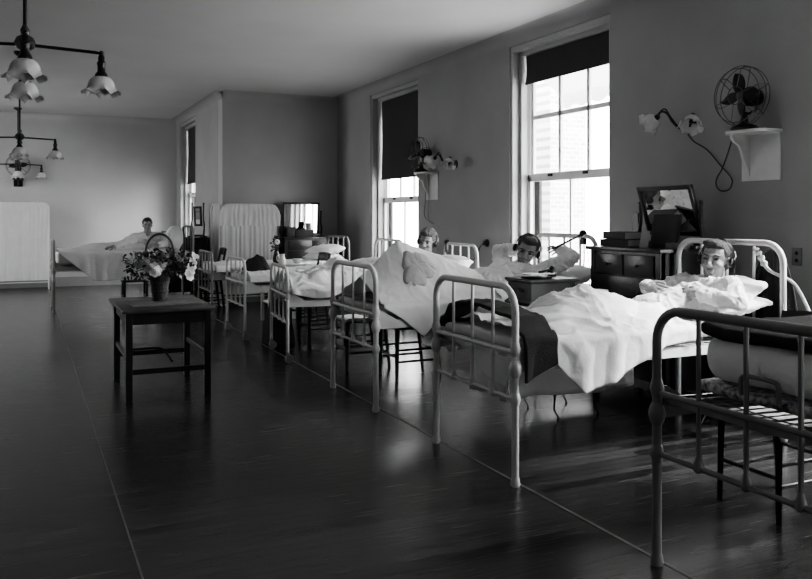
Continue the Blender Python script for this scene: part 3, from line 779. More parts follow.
dup(ch, (2.83, 7.06, 0), PI, 'dark chair with a white towel on its seat, between the tented and the rumpled bed')
o = MB().grid(lambda u, v: V((lerp(2.64, 2.92, u), lerp(6.90, 7.22, v), .474+.01*abs(nz(u*4, v*4))-max(0, 2.655-lerp(2.64, 2.92, u))*2)), 16, 16).build('towel', M['sheet'], None, org=(2.78, 7.06, .47), solid=.004, angle=180)
tag(o, 'white towel on the chair seat between the tented and the rumpled bed', 'towel')
def clothfn(u, v):
    x = lerp(3.10, 3.50, u); y = lerp(2.60, 3.08, v)
    d = max(0, 3.125-x)+max(0, 2.63-y)+max(0, y-3.035)
    return V((x, y, .474+.012*abs(nz(x*9, y*9))-d*1.6))
o = MB().grid(clothfn, 26, 26).build('cloth', M['sheet'], None, org=(3.3, 2.83, .47), solid=.004, angle=180)
tag(o, 'white cloth spread on the chair seat by the nearest bed', 'cloth')

# reading table with flowers
t = thing('side_table', 'dark square-legged wooden table standing alone on the bare floor', 'table', (1.01, 6.93, 0))
MB().bx(-.352, .352, -.53, .53, .675, .70, .006).build('tabletop', M['wood'], t)  # lighter than the legs to put reflected sheen into the top's colour
MB().bx(-.29, .29, -.46, -.44, .58, .675).bx(-.29, .29, .44, .46, .58, .675).bx(-.305, -.285, -.45, .45, .58, .675).bx(.285, .305, -.45, .45, .58, .675).build('apron', M['blackwood'], t, smooth=False)
for x in (-.295, .295):
    for y in (-.45, .45): MB().bx(x-.025, x+.025, y-.025, y+.025, 0, .675, .004).build('leg', M['blackwood'], t, smooth=False)
for y in (-.45, .45): MB().bx(-.28, .28, y-.012, y+.012, .20, .24, .003).build('stretcher', M['blackwood'], t, smooth=False)
for x in (-.295, .295): MB().bx(x-.011, x+.011, -.43, .43, .30, .335, .003).build('stretcher', M['blackwood'], t, smooth=False)
MB().tube(spline([(-.25, .44, .25), (.03, .43, .255), (.10, .40, .22), (.16, .36, .13)], 6), .010, 6).build('dangling_strap', M['black'], t)
o = slab(-.27, .27, -.20, .20, 0, .018, .006, amp=0).build('portfolio', M['bookmid'], None); o.location = (1.02, 6.80, .7005); o.rotation_euler = (0, 0, .05)
tag(o, 'flat grey portfolio lying under the flower basket', 'portfolio')
FB = V((1.0, 6.88, .719))
t = thing('flower_basket', 'tall dark wicker basket with arched handle on the lone table', 'basket', FB)
prof = [(.0, 0), (.054, 0), (.057, .012), (.064, .08), (.077, .16), (.090, .225), (.094, .235), (.088, .235), (.075, .16), (.06, .03), (0, .03)]
bk = MB().lathe(prof, seg=40, wave=lambda a, i, r, h: (r*(1+.035*math.sin(a*20)*(1 if 1 < i < 6 else 0)), h))
for z, r in ((.08, .066), (.15, .077), (.235, .094), (.012, .060)): bk.tube([(r*math.cos(a), r*math.sin(a), z) for a in (2*PI*k/24 for k in range(24))], .006, 6, closed=True)
bk.build('basket_body', M['wicker'], t)
hp = [(.088*math.cos(a)*(1+.95*math.sin(a)**1.0), 0, .20+.345*math.sin(a)) for a in (PI*k/24 for k in range(25))]
MB().tube(hp, .009, 8).build('handle', M['wicker'], t)
t = thing('bouquet', 'spreading bouquet of pale blossoms and dark leaves in the tall basket', 'flowers', FB+V((0, 0, .236)))
lf = MB(); rnd = random.Random(5)
for k in range(520):
    a = rnd.uniform(0, 2*PI); rr = .30*rnd.random()**.6; z = rnd.uniform(-.01, .20)-.25*(rr**2)*3
    c = V((rr*math.cos(a), rr*math.sin(a)*.7, z)); q = Quaternion((rnd.uniform(-1, 1), rnd.uniform(-1, 1), rnd.uniform(-1, 1)), rnd.uniform(0, 3))
    s = rnd.uniform(.014, .026)
    vs = [lf.bm.verts.new(c+q @ V(p)*s) for p in ((-1, 0, 0), (-.3, .55, .15), (.6, .4, .1), (1.2, 0, -.1), (.6, -.4, .1), (-.3, -.55, .15))]
    lf.bm.faces.new(vs)
for k in range(46):
    a = rnd.uniform(0, 2*PI); rr = rnd.uniform(.1, .30)
    lf.tube(spline([(0, 0, -.16), (rr*.4*math.cos(a), rr*.3*math.sin(a), .02), (rr*math.cos(a), rr*.7*math.sin(a), rnd.uniform(.0, .16))], 3), .0025, 4)
o = lf.build('foliage', M['leaf'], t, smooth=False); o['kind'] = 'stuff'
for k in range(26):
    a = rnd.uniform(0, 2*PI); rr = rnd.uniform(.02, .29); z = rnd.uniform(-.05, .16)
    if k < 3: px, py, z = (-.06-.03*k, -.18+.02*k, .02+.03*k)
    elif k < 7: px, py, z = (.22+.02*(k-3), -.05+.03*(k-5), .02+.045*(k-4))
    else: px, py = rr*math.cos(a), rr*math.sin(a)*.7
    R_ = rnd.uniform(.030, .050) if k > 7 else .055
    fl = MB(); n = V((px, py-.15, .12)).normalized(); q = V((0, 0, 1)).rotation_difference(n)
    for ring, cnt in ((1.0, 7), (.65, 6), (.35, 4)):
        for j in range(cnt):
            b = 2*PI*(j+ring)/cnt; d = V((math.cos(b), math.sin(b), 0)); c = V((px, py, z))
            rot = (q @ V((0, 0, 1)).rotation_difference((d*(1.1-ring)+V((0, 0, .5+ring*.2))).normalized())).to_matrix()
            fl.ell(c+q @ (d*R_*ring*.6+V((0, 0, (1-ring)*R_*.5))), (R_*.42, R_*.42, R_*.10), rot, 8, 5)
    fl.build('blossom', M['petal_white'] if (3 <= k < 7 or k % 6 == 0) else M['petal_grey'], t)

# draped bedside table with the phonograph
t = thing('bedside_table', 'narrow bedside table with slim legs under a long white cloth', 'table', (3.45, 4.86, 0))
MB().bx(-.50, .50, -.22, .22, .75, .775, .004).build('tabletop', M['wood'], t)
for x in (-.12, .22):
    for y in (-.20, .17):
        MB().tube([(x, y, .75), (x, y, .17), (x, y, .14)], [.030, .013, .007], 8).tube([(x, y, .15), (x-.006, y, .07), (x+.02, y-.01, .02), (x+.02, y-.01, 0)], [.008, .006, .006, .012], 6).build('leg', M['bronze'], t)
def tcl(u, v):
    # cloth: top in the middle, skirt around, authored as a ring skirt with folds
    hx, hy = .52, .235
    per = [(-hx, -hy), (hx, -hy), (hx, hy), (-hx, hy), (-hx, -hy)]
    s = u*4; i = min(3, int(s)); f = s-i; p = V((*per[i], 0)).lerp(V((*per[i+1], 0)), f)
    n = [(0, -1), (1, 0), (0, 1), (-1, 0)][i]
    if v < .25:
        k = v/.25; return V((p.x*k, p.y*k, .782+.002*nz(p.x*k*9, p.y*k*9)))
    k = (v-.25)/.75; w = .028*k*math.sin(u*85+1.5*nz(u*9, 0))*.6+.02*k
    return V((p.x+n[0]*w+ (.0 if n[0] else .0), p.y+n[1]*w, .782-.60*k+.012*math.sin(u*30)*k))
o = MB().grid(tcl, 240, 20).build('tablecloth', M['thin_cloth'], None, solid=.003, angle=180); o.location = (3.45, 4.86, 0)
tag(o, 'long white cloth hanging in folds from the narrow bedside table', 'tablecloth')
t = thing('phonograph', 'small dark wooden phonograph box with a tone arm beside the raised-arm patient', 'phonograph', (3.35, 4.85, .786))
def frus(mb, z0, z1, ax, ay, bx_, by_):
    vs = [mb.bm.verts.new(p) for p in ((-ax, -ay, z0), (ax, -ay, z0), (ax, ay, z0), (-ax, ay, z0), (-bx_, -by_, z1), (bx_, -by_, z1), (bx_, by_, z1), (-bx_, by_, z1))]
    for f in ((3, 2, 1, 0), (4, 5, 6, 7), (0, 1, 5, 4), (1, 2, 6, 5), (2, 3, 7, 6), (3, 0, 4, 7)): mb.bm.faces.new([vs[i] for i in f])
    return mb
mb = MB(); frus(mb, 0, .02, .205, .165, .205, .165); frus(mb, .02, .035, .20, .16, .185, .148); frus(mb, .035, .155, .185, .148, .185, .148)
mb.build('case', M['darkwood'], t, smooth=False)
mb = MB(); frus(mb, .155, .17, .19, .152, .203, .165); frus(mb, .17, .185, .203, .165, .203, .165)
mb.build('lid', M['darkwood'], t, smooth=False)
MB().lathe([(0, 0), (.11, 0), (.112, .006), (.108, .012), (0, .012)], (-.04, 0, .185), seg=28).build('turntable', M['black'], t)
MB().tube(spline([(.12, .09, .20), (.12, .08, .235), (.06, .02, .235), (-.03, -.02, .225)], 6), .010, 8).lathe([(.03, 0), (.03, .02), (.016, .03), (.013, .05), (.02, .06), (.012, .075), (0, .08)], (.135, .06, .185), seg=14).build('tone_arm', M['black'], t)
MB().tube([(.185, -.03, .10), (.25, -.03, .10), (.25, -.03, .07)], .006, 8).tube([(.25, -.03, .07), (.29, -.03, .07)], .010, 8).build('crank', M['steel'], t)
MB().ell((-.19, -.04, .10), (.008, .012, .012)).ell((-.19, .0, .10), (.008, .012, .012)).build('clasp', M['brass'], t)
o = MB().box((0, 0, .004), (.22, .15, .006), Matrix.Rotation(.1, 3, 'Z')).build('magazine', M['paper'], None, smooth=False); o.location = (3.29, 4.83, .986)
o.location.z = .9995
tag(o, 'white magazine lying on top of the phonograph', 'magazine')
for k, (dx, dz, s, lab) in enumerate(((0, 0, (.10, .13, .055), 'lower white carton of the small pile before the big dresser'), (.01, .056, (.085, .10, .035), 'upper white carton of the small pile before the big dresser'))):
    o = MB().box((0, 0, s[2]/2), s, None, .003).build('carton', M['paper'], None, smooth=False); o.location = (3.77+dx, 4.74, .788+dz); tag(o, lab, 'carton', 'small white cartons')

# big dresser by the wall
def dresser(label, loc, rotz, W, D, H, m, rows, group=None):
    """front towards -y in its own frame, base centre at origin"""
    t = thing('dresser', label, 'dresser', loc, rotz, group)
    b = MB().bx(-W/2, W/2, -D/2+.012, D/2, .12, H-.03)
    for x in (-W/2, W/2-.05):
        for y in (-D/2, D/2-.05): b.bx(x, x+.05, y, y+.05, 0, H-.03)
    b.bx(-W/2+.05, W/2-.05, D/2-.02, D/2, .1, H-.03)
    b.build('carcass', m, t, smooth=False)
    MB().bx(-W/2-.03, W/2+.03, -D/2-.03, D/2, H-.03, H, .006).build('dresser_top', m, t)
    z = H-.05
    for n, h in rows:
        for k in range(n):
            w = (W-.12)/n; x0 = -W/2+.06+w*k
            dr = MB().bx(x0+.006, x0+w-.006, -D/2-.006, -D/2+.02, z-h+.008, z-.004, .006).build('drawer', m, t)
            for xx in ([x0+w*.5] if n > 1 else [x0+w*.22, x0+w*.78]):
                MB().lathe([(.006, 0), (.006, .012), (.014, .018), (.014, .026), (0, .03)], (xx, -D/2-.005, z-h/2), (0, -1, 0), 12).build('knob', M['bronze'], dr)
        z -= h
    return t
DL = V((4.42, 4.94, 0))
dresser('tall dark dresser by the bright window, nearest of the dressers', DL, -PI/2, .80, .50, 1.17, M['darkwood'], [(2, .17), (1, .24), (1, .26), (1, .27)])
def swing_mirror(label, loc, rotz, W, Hm, tilt, post, m, zc):
    """stands on a dresser: face towards -y"""
    t = thing('dresser_mirror', label, 'mirror', loc, rotz)
    p = MB()
    for q in (-1, 1):
        x = q*(W/2+.035)
        p.tube(spline([(x, .0, 0), (x+.012*q, 0, post*.35), (x-.004*q, 0, post*.6), (x, 0, post)], 5), .014, 8).ell((x, 0, post+.015), .018)
        p.bx(x-.03, x+.03, -.08, .08, 0, .025, .006)
    p.bx(-W/2-.03, W/2+.03, -.02, .02, .012, .045)
    p.build('stand', m, t)
    R_ = Matrix.Rotation(tilt, 3, 'X'); c = V((0, 0, zc)); fr = MB(); b = .035
    for cx, cz, sx, sz in ((0, Hm/2-b/2, W, b), (0, -Hm/2+b/2, W, b), (-W/2+b/2, 0, b, Hm), (W/2-b/2, 0, b, Hm)):
        fr.box(c+R_ @ V((cx, 0, cz)), (sx, .03, sz), R_, .006)
    fr.box(c+R_ @ V((0, .012, 0)), (W-.02, .008, Hm-.02), R_)
    f = fr.build('mirror_frame', m, t)
    MB().box(c+R_ @ V((0, -.002, 0)), (W-2*b+.006, .006, Hm-2*b+.006), R_).build('mirror_glass', M['mirror'], f, smooth=False)
    return t
swing_mirror('tilted dark-framed mirror reflecting bed rails on the nearest dresser', (4.50, 4.80, 1.17), -PI/2, .58, .40, .32, .33, M['darkwood'], .285)
def book(label, loc, size, rot, m, page=True, name='book', group=None):
    t = thing(name, label, 'book', loc, 0, group); t.rotation_euler = rot
    x, y, z = (s/2 for s in size)
    MB().bx(-x, x, -y, y, -z, -z+.004).bx(-x, x, -y, y, z-.004, z).bx(-x, -x+.005, -y, y, -z, z).build('cover', m, t, smooth=False)
    MB().bx(-x+.005, x-.006, -y+.006, y-.006, -z+.004, z-.004).build('pages', M['card'], t, smooth=False)
    return t
book('thick dark book at the bottom of the pair left of the tilted mirror', (4.34, 5.14, 1.199), (.22, .30, .056), (0, 0, .1), M['bookdark'], group='dark books on the nearest dresser')
book('dark book on top of the pair left of the tilted mirror', (4.35, 5.15, 1.2575), (.20, .28, .058), (0, 0, -.05), M['bookdark'], group='dark books on the nearest dresser')
book('flat pale book at the right end of the nearest dresser', (4.42, 4.585, 1.192), (.20, .13, .042), (0, 0, .05), M['bookmid'])
t = thing('photograph_frame', 'dark picture frame leaning before the tilted mirror', 'picture frame', (4.36, 4.71, 1.172)); t.rotation_euler = (0, .24, .25)
MB().bx(-.008, .008, -.12, .12, 0, .26, .004).build('frame', M['darkwood'], t)
MB().bx(-.010, -.007, -.095, .095, .025, .235).build('picture', M['bookdark'], t, smooth=False)
MB().bx(.006, .05, -.01, .01, .0, .15).build('easel_back', M['darkwood'], t, smooth=False)
o = MB().box((0, 0, .065), (.003, .085, .13), None).build('postcard', M['card'], None, smooth=False); o.location = (4.27, 4.83, 1.172); o.rotation_euler = (0, .22, .1)
tag(o, 'small pale card propped against the dark picture frame', 'card')
o = MB().prism([(-.06, 0), (.07, 0), (.035, .26), (.0, .27)], (0, 0, 0), (0, -1, 0), (0, 0, 1), .03).build('clothes_brush', M['blackwood'], None, smooth=False); o.location = (4.55, 5.22, 1.173); o.rotation_euler = (0, .0, 0)
tag(o, 'dark wedge-shaped box standing behind the two stacked books', 'box')

# back dresser with mirror against the partition
dresser('dark dresser with mirror against the partition wall, beyond the pillows', (4.22, 12.80, 0), 0, .92, .48, 1.06, M['darkwood'], [(2, .16), (1, .22), (1, .24), (1, .24)])
swing_mirror('square dark-framed mirror on the dresser against the partition', (4.14, 12.90, 1.06), 0, .62, .54, .04, .40, M['darkwood'], .30)
for (x, y, w, h, lab) in ((3.90, 12.72, .15, .16, 'small dark box at the left on the back dresser'), (4.12, 12.70, .30, .12, 'wide dark box before the square mirror')):
    o = MB().bx(-w/2, w/2, -.06, .06, 0, h, .006).bx(-w/2-.006, w/2+.006, -.066, .066, h*.72, h*.78).build('box', M['bookdark'], None); o.location = (x, y, 1.061); tag(o, lab, 'box', 'boxes on the back dresser')
t = thing('photograph_frame', 'tiny dark picture frame standing on the wide box before the square mirror', 'picture frame', (4.20, 12.70, 1.182)); 
MB().box((0, 0, .055), (.09, .012, .11), Matrix.Rotation(-.15, 3, 'X'), .003).build('frame', M['darkwood'], t)
# far dresser with bay-window mirror
dresser('dark dresser in the far bay beside the sitting patient\'s headboard', (2.42, 14.2, 0), 0, .78, .45, 1.04, M['darkwood'], [(2, .16), (1, .22), (1, .24), (1, .22)])
swing_mirror('narrow mirror between dark curved posts in front of the bay window', (2.68, 14.1, 1.04), -.7, .15, .34, .1, .56, M['darkwood'], .36)
book('large dark book at the bottom of the stack on the far dresser', (2.28, 14.12, 1.07), (.34, .26, .055), (0, 0, 0), M['bookdark'], group='books on the far dresser')
book('dark book on top of the stack on the far dresser', (2.26, 14.12, 1.122), (.30, .22, .045), (0, 0, .15), M['bookdark'], group='books on the far dresser')

# bedside table between the last two castered beds, with jug, bowl, flower vase
t = thing('bedside_table', 'small pale bedside table holding the white jug and flower vase', 'table', (3.12, 10.55, 0))
MB().bx(-.26, .26, -.22, .22, .74, .77, .005).build('tabletop', M['shelfwhite'], t)
for x in (-.22, .22):
    for y in (-.18, .18): MB().bx(x-.02, x+.02, y-.02, y+.02, 0, .74).build('leg', M['shelfwhite'], t, smooth=False)
MB().bx(-.22, .22, -.18, .18, .25, .27).build('shelf', M['shelfwhite'], t, smooth=False)
t = thing('jug', 'white china jug on the small bedside table', 'jug', (3.08, 10.42, .771))
MB().lathe([(0, 0), (.045, 0), (.055, .03), (.058, .07), (.044, .11), (.040, .14), (.048, .165), (.044, .165), (.036, .14), (.0, .12)], seg=20).build('jug_body', M['china'], t)
MB().tube(spline([(-.042, 0, .15), (-.085, 0, .13), (-.085, 0, .07), (-.055, 0, .04)], 5), .007, 8).build('handle', M['china'], t)
t.scale = (.8, .8, .8)
o = MB().lathe([(0, .004), (.03, 0), (.05, .015), (.065, .05), (.068, .065), (.062, .065), (.045, .02), (0, .015)], seg=20).build('bowl', M['china'], None); o.location = (3.30, 10.45, .771)
tag(o, 'white china bowl at the right of the small bedside table', 'bowl')
t = thing('flower_vase', 'dark vase with a single white bloom on the small bedside table', 'vase', (3.06, 10.62, .771))
MB().lathe([(0, 0), (.04, 0), (.05, .05), (.035, .13), (.022, .17), (.028, .19), (.02, .19), (0, .15)], seg=16).build('vase_body', M['black'], t)
lf = MB(); rnd = random.Random(8)
for k in range(90):
    c = V((rnd.gauss(0, .028), rnd.gauss(0, .028), rnd.uniform(.17, .36))); q = Quaternion((rnd.uniform(-1, 1), rnd.uniform(-1, 1), rnd.uniform(-1, 1)), rnd.uniform(0, 3))
    lf.bm.faces.new([lf.bm.verts.new(c+q @ V(p)*.028) for p in ((-1, 0, 0), (0, .5, .1), (1, 0, 0), (0, -.5, .1))])
lf.tube([(0, 0, .1), (0, 0, .3)], .004, 5)
o = lf.build('foliage', M['leaf'], t, smooth=False)
fl = MB()
for j in range(9):
    b = 2*PI*j/9; fl.ell((.022*math.cos(b)-.01, -.07, .29+.022*math.sin(b)), (.017, .010, .017), None, 8, 5)
fl.build('blossom', M['petal_white'], t)
# dark bag on the floor between two castered beds
def bagfn(u, v):
    a = 2*PI*u; w = (1-.55*v**1.5); r = 1+.06*nz(math.cos(a)*2, math.sin(a)*2, v*3)
    ca = math.copysign(abs(math.cos(a))**.6, math.cos(a)); sa = math.copysign(abs(math.sin(a))**.6, math.sin(a))
    if v > .95: w *= .2
    return V((.17*ca*r*w, .20*sa*r*w, .48*v+.002))
t = thing('laundry_bag', 'black laundry bag on the floor between two castered beds', 'bag', (2.56, 8.80, 0))
MB().grid(bagfn, 40, 20).build('bag_body', M['gown'], t)
MB().tube([(.05*math.cos(a), .05*math.sin(a), .46) for a in (2*PI*k/16 for k in range(16))], .008, 6, closed=True).build('drawstring', M['gown'], t)

# nearest bed : folded bedding
x5, y5 = BEDS['b5']
o = slab(.12, 1.30, -.42, .42, .70, .745, .02, seed=3).build('mattress', M['pattern'], None, org=(0, 0, .70)); o.location = (x5+.06, y5, .70)
tag(o, 'thin mottled mattress under the folded bedding of the nearest bed', 'mattress', 'ward mattresses')
o = slab(.0, .9, -.40, .40, 0, .165, .07, amp=.012, seed=5).build('folded_bedding', M['bedspread'], None); o.location = (2.50, y5, .755)
tag(o, 'thick folded white quilt on the nearest bed', 'quilt')
o = slab(.0, .75, -.41, .41, 0, .052, .025, amp=.010, seed=9).build('blanket', M['blanket'], None); o.location = (2.50, y5, .925)
tag(o, 'dark rolled blanket on top of the folded quilt of the nearest bed', 'blanket')
o = MB().tube(spline([(0, .085, 0), (0, .085, .055), (0, .06, .075), (0, -.06, .075), (0, -.085, .055), (0, -.085, 0)], 6), .009, 8).build('metal_loop', M['enamel_grey_or_shaded'], None)
o.location = (2.47, 2.17, .735); tag(o, 'bent grey metal loop sticking up before the folded quilt', 'metal loop')

# traction rod, cords and clamps
t = thing('traction_rod', 'slanting metal rod clamped to the headboard by the bright window', 'rod', (4.27, 5.62, 1.24))
MB().tube([(0, -.05, .02), (-.25, .03, -.105)], .009, 8).build('rod', M['bronze'], t)
MB().ell((0, -.05, .02), (.03, .04, .035)).box((0, -.06, -.03), (.03, .05, .08), None, .008).build('clamp', M['bronze'], t)
MB().tube(spline([(0, -.06, 0), (-.02, -.09, -.2), (-.02, -.06, -.42), (0, -.1, -.5)], 6), .005, 6).tube(spline([(0, -.07, 0), (-.02, -.16, -.25), (-.0, -.13, -.5)], 6), .004, 6).build('cord', M['cord'], t)
t = thing('headset_cord', 'dark clamp with looping cord on the headboard behind the tented sheet', 'cord', (4.325, 8.12, 1.055))
MB().ell((0, 0, .06), (.03, .05, .03)).box((0, .0, -.01), (.03, .03, .10), None, .006).build('clamp', M['black'], t)
MB().tube(spline([(0.03, 0, .05), (.07, -.06, -.08), (.16, -.16, -.15), (.28, -.16, -.12), (.40, -.06, .0), (.475, -.01, .04)], 8), .007, 6).build('cord', M['cord'], t)
t = thing('wall_socket', 'small dark round socket on the wall left of the nearest window', 'socket', (XR, 8.11, 1.095))
MB().lathe([(.045, 0), (.045, .012), (.03, .02), (.03, .045), (0, .048)], (0, 0, 0), (-1, 0, 0), 18).build('socket_body', M['black'], t)
t = thing('switch_plate', 'small metal plate on the wall to the right of the hanging dressing gown', 'switch plate', (XR, 3.94, 1.13))
MB().box((-.004, 0, 0), (.008, .08, .125), None, .003).build('plate', M['plate'], t)
MB().ell((-.01, 0, .025), (.008, .014, .014)).ell((-.01, 0, -.025), (.008, .014, .014)).build('button', M['black'], t)
# strap loop under the tented bed
o = MB().tube(spline([(0, .0, 0), (.01, .01, -.16), (.05, .01, -.24), (.09, .0, -.16), (.10, .0, 0)], 7), .010, 6).box((.06, .005, -.20), (.05, .02, .08), None, .008).build('strap', M['rope'], None)
o.location = (2.84, 5.365, .64); tag(o, 'white strap looped below the side of the tented bed', 'strap')
# dressing gown and rope at the head of bed 4
def gown(u, v):
    w = lerp(.06, .24, v**.55); y = lerp(-w, w, u); f = .030*math.sin(u*17+v)*sm(v*3)+.012*math.sin(u*41)
    return V((f*.6+.045, y+.02*v, -.72*v-.05*(2*u-1)**2*(1-v)))
o = MB().grid(gown, 40, 24).build('dressing_gown', M['gown'], None, solid=.012, angle=180); o.location = (4.332, 3.74, 1.20)
tag(o, 'dark dressing gown hanging behind the reclining patient\'s headboard', 'dressing gown')
rp = spline([(4.26, 3.775, 1.20), (4.262, 3.74, 1.16), (4.262, 3.70, 1.10), (4.265, 3.65, 1.06), (4.33, 3.57, 1.01), (4.36, 3.53, .95), (4.40, 3.48, .80), (4.44, 3.46, .62)], 6)
o = MB().tube(rp, [(.019+.006*math.sin(i*1.9)) if i < 13 else .011 for i in range(len(rp))], 8).build('rope', M['rope'], None, org=(4.345, 3.66, .62))
tag(o, 'pale twisted rope trailing from the reclining patient\'s headboard', 'rope')

# ---------------------------------------------------------------- curtain screens
def folding_screen(label, loc, rotz, W, H, valance, wing):
    t = thing('folding_screen', label, 'screen', loc, rotz, 'white curtained ward screens')
    def panel(x0, y0, dx, dy, w):
        d = V((dx, dy, 0)).normalized(); R_ = .10
        pts = [V((0, 0, .02)), V((0, 0, H-R_))]+[V((R_-R_*math.cos(a), 0, H-R_+R_*math.sin(a))) for a in (PI/2*k/6 for k in range(1, 7))]
        pts += [V((w-p.x, 0, p.z)) for p in pts[::-1]]
        f = MB().tube([V((x0, y0, 0))+d*p.x+V((0, 0, p.z)) for p in pts], .012, 8)
        f.tube([V((x0, y0, .14)), V((x0, y0, .14))+d*w], .008, 8)
        n = V((-d.y, d.x, 0))
        for q in (0, w): f.tube([V((x0, y0, .02))+d*q-n*.13, V((x0, y0, .02))+d*q+n*.13], .012, 8)
        fo = f.build('screen_frame_or_shadow', M['enamel'], t)
        def cf(u, v):
            ins = .0 if v < .9 else R_*(1-math.sqrt(max(0, 1-((v-.9)/.1)**2)))*.8
            a = lerp(ins-.005, w-ins+.005, u)
            fold = .0035*math.sin(u*w*85+2.5*nz(u*6, v*1.2))+.004*math.sin(u*w*37+3*nz(u*4+5, v))+.007*nz(u*14, v*1.5)
            return V((x0, y0, 0))+d*a-n*(.025+fold)+V((0, 0, lerp(.18, H+.012, v)))
        MB().grid(cf, 260, 16).build('curtain', M['curtain'], t, angle=180)
        if valance:
            def vf(u, v):
                fl_ = .055*math.sin(min(1, (1-v)*1.6+.0)*PI*.62); a = lerp(-fl_, w+fl_, u); fold = .0035*math.sin(u*w*90+2.5*nz(u*7, v))*(1-v*.4)+.007*nz(u*13, v*1.5+4)
                flare = .0 if v < .95 else .02
                return V((x0, y0, 0))+d*a-n*(.060+fold-flare)+V((0, 0, lerp(H*.79, H+.018-.05*(abs(2*u-1)**10), v)+.01*math.sin(u*17)*(1-v)))
            MB().grid(vf, 240, 10).build('valance', M['curtain'], t, angle=180)
    panel(-W/2, 0, 1, 0, W)
    if wing: panel(-W/2-.03, .02, -.12, 1, W*.45)
    return t
folding_screen('white pleated curtain screen with a valance, beside the back dresser', (3.20, 12.63, 0), .0, .88, 1.58, True, True)
folding_screen('white curtain screen at the far left corner of the ward', (-.42, 16.95, 0), 0, 1.66, 1.65, False, False)

# ---------------------------------------------------------------- lights on the ceiling
def tulip(c, axis, R=.095, h=.115):
    """scalloped glass shade opening along axis"""
    prof = [(.028, 0), (.045, .004), (.062, .016), (.074, .034), (.080, .055), (.084, .072), (.096, .088), (.112, .098), (.108, .100), (.092, .092), (.080, .075), (.070, .036), (.040, .010)]
    def wv(a, i, r, hh):
        k = max(0, (hh-.05)/.05); r2 = r*(1+.07*k*math.sin(a*7)+.03*k*math.sin(a*13)); return r2*R/.1, hh+.013*k*math.cos(a*7)+.005*k*math.cos(a*16)
    return MB().lathe(prof, c, axis, 48, wave=wv)
def make_chandelier(label, loc):
    t = thing('ceiling_lamp', label, 'ceiling lamp', loc, 0, 'four-arm ceiling lamps')
    top = ZC-2.37
    MB().lathe([(.0, top), (.07, top), (.065, top-.03), (.02, top-.06)], seg=20).build('canopy', M['bronze'], t)
    MB().tube([(0, 0, top-.03), (0, 0, 0)], .011, 10).build('stem', M['bronze'], t)
    MB().lathe([(0, -.10), (.02, -.09), (.035, -.06), (.02, -.035), (.045, -.02), (.058, .01), (.045, .04), (.02, .055), (.026, .08), (.012, .11)], seg=20).build('hub', M['brass'], t)
    for k in range(4):
        d = V((math.cos(k*PI/2), math.sin(k*PI/2), 0))
        a = MB().tube([d*.03, d*.37+V((0, 0, -.012)), d*.395+V((0, 0, -.016)), d*.40+V((0, 0, -.04))], .0095, 8).ell(d*.40+V((0, 0, -.014)), .015).build('arm', M['bronze'], t)
        s = MB().lathe([(.010, -.02), (.018, -.035), (.018, -.06), (.026, -.07), (.022, -.09), (.022, -.12), (.034, -.135), (.038, -.155), (.03, -.16)], d*.40, seg=16)
        s.box(d*.40+V((0, -.025, -.075)), (.012, .03, .012)); s.build('socket', M['bronze'], a)
        tulip(d*.40+V((0, 0, -.148)), (0, 0, -1)).build('lamp_shade', M['milk'], a)
    return t
ce = make_chandelier('nearest four-arm ceiling lamp with tulip glass shades, cropped at the top left', (0, 5.0, 2.37))
dup(ce, (-.06, 11.0, 2.37), 0, 'middle one of the four-arm ceiling lamps with tulip shades')
dup(ce, (-.12, 16.75, 2.37), 0, 'farthest four-arm ceiling lamp, in front of the round wall fan')

# ---------------------------------------------------------------- fans, shelves, wall lamps
def make_fan(label, loc, rotz):
    """desk fan facing +x, base at the origin"""
    t = thing('electric_fan', label, 'fan', loc, rotz, 'black caged electric fans')
    MB().lathe([(0, 0), (.095, 0), (.10, .012), (.085, .03), (.05, .045), (.03, .06), (.022, .10), (.024, .13)], seg=24).build('base', M['black'], t)
    zc = .245
    MB().tube([(-.06, -.05, .14), (-.06, -.05, .22)], .008).tube([(-.06, .05, .14), (-.06, .05, .22)], .008).tube([(-.06, -.05, .14), (-.03, 0, .12), (-.06, .05, .14)], .010).build('yoke', M['black'], t)
    MB().lathe([(0, -.15), (.035, -.148), (.06, -.13), (.066, -.10), (.066, -.02), (.05, .0), (.02, .01), (.012, .03)], (0, 0, zc), (1, 0, 0), 24).build('motor', M['black'], t)
    MB().lathe([(0, .03), (.03, .03), (.03, .055), (.018, .065), (0, .067)], (0, 0, zc), (1, 0, 0), 18).build('hub', M['brass'], t)
    for k in range(4):
        a0 = k*PI/2+.12
        def bf(u, v):
            r = lerp(.025, .165, u); w = .088*max(.02, math.sin(min(1, .10+.90*u**.85)*PI))**.55; a = (v-.5)*2*w/2
            y = r*math.cos(a0)-a*math.sin(a0); z = r*math.sin(a0)+a*math.cos(a0)
            return V((.045+.03*(v-.5)*(.5+u), y, zc+z))
        MB().grid(bf, 12, 6).build('blade', M['bronze'], t, solid=.002)
    g = MB(); R_ = .215
    for x, r in ((.0, R_*.98), (.045, R_), (.088, R_*.90), (.098, R_*.30)):
        g.tube([(x, r*math.cos(a), zc+r*math.sin(a)) for a in (2*PI*k/36 for k in range(36))], .0032, 5, closed=True)
    for k in range(6):
        a = 2*PI*k/6+.3; c, s = math.cos(a), math.sin(a)
        g.tube([(-.01, .06*c, zc+.06*s), (-.005, R_*.98*c, zc+R_*.98*s), (.045, R_*c, zc+R_*s), (.088, R_*.9*c, zc+R_*.9*s), (.100, R_*.25*c, zc+R_*.25*s)], .0028, 5)
    g.build('guard', M['brass'], t)
    return t
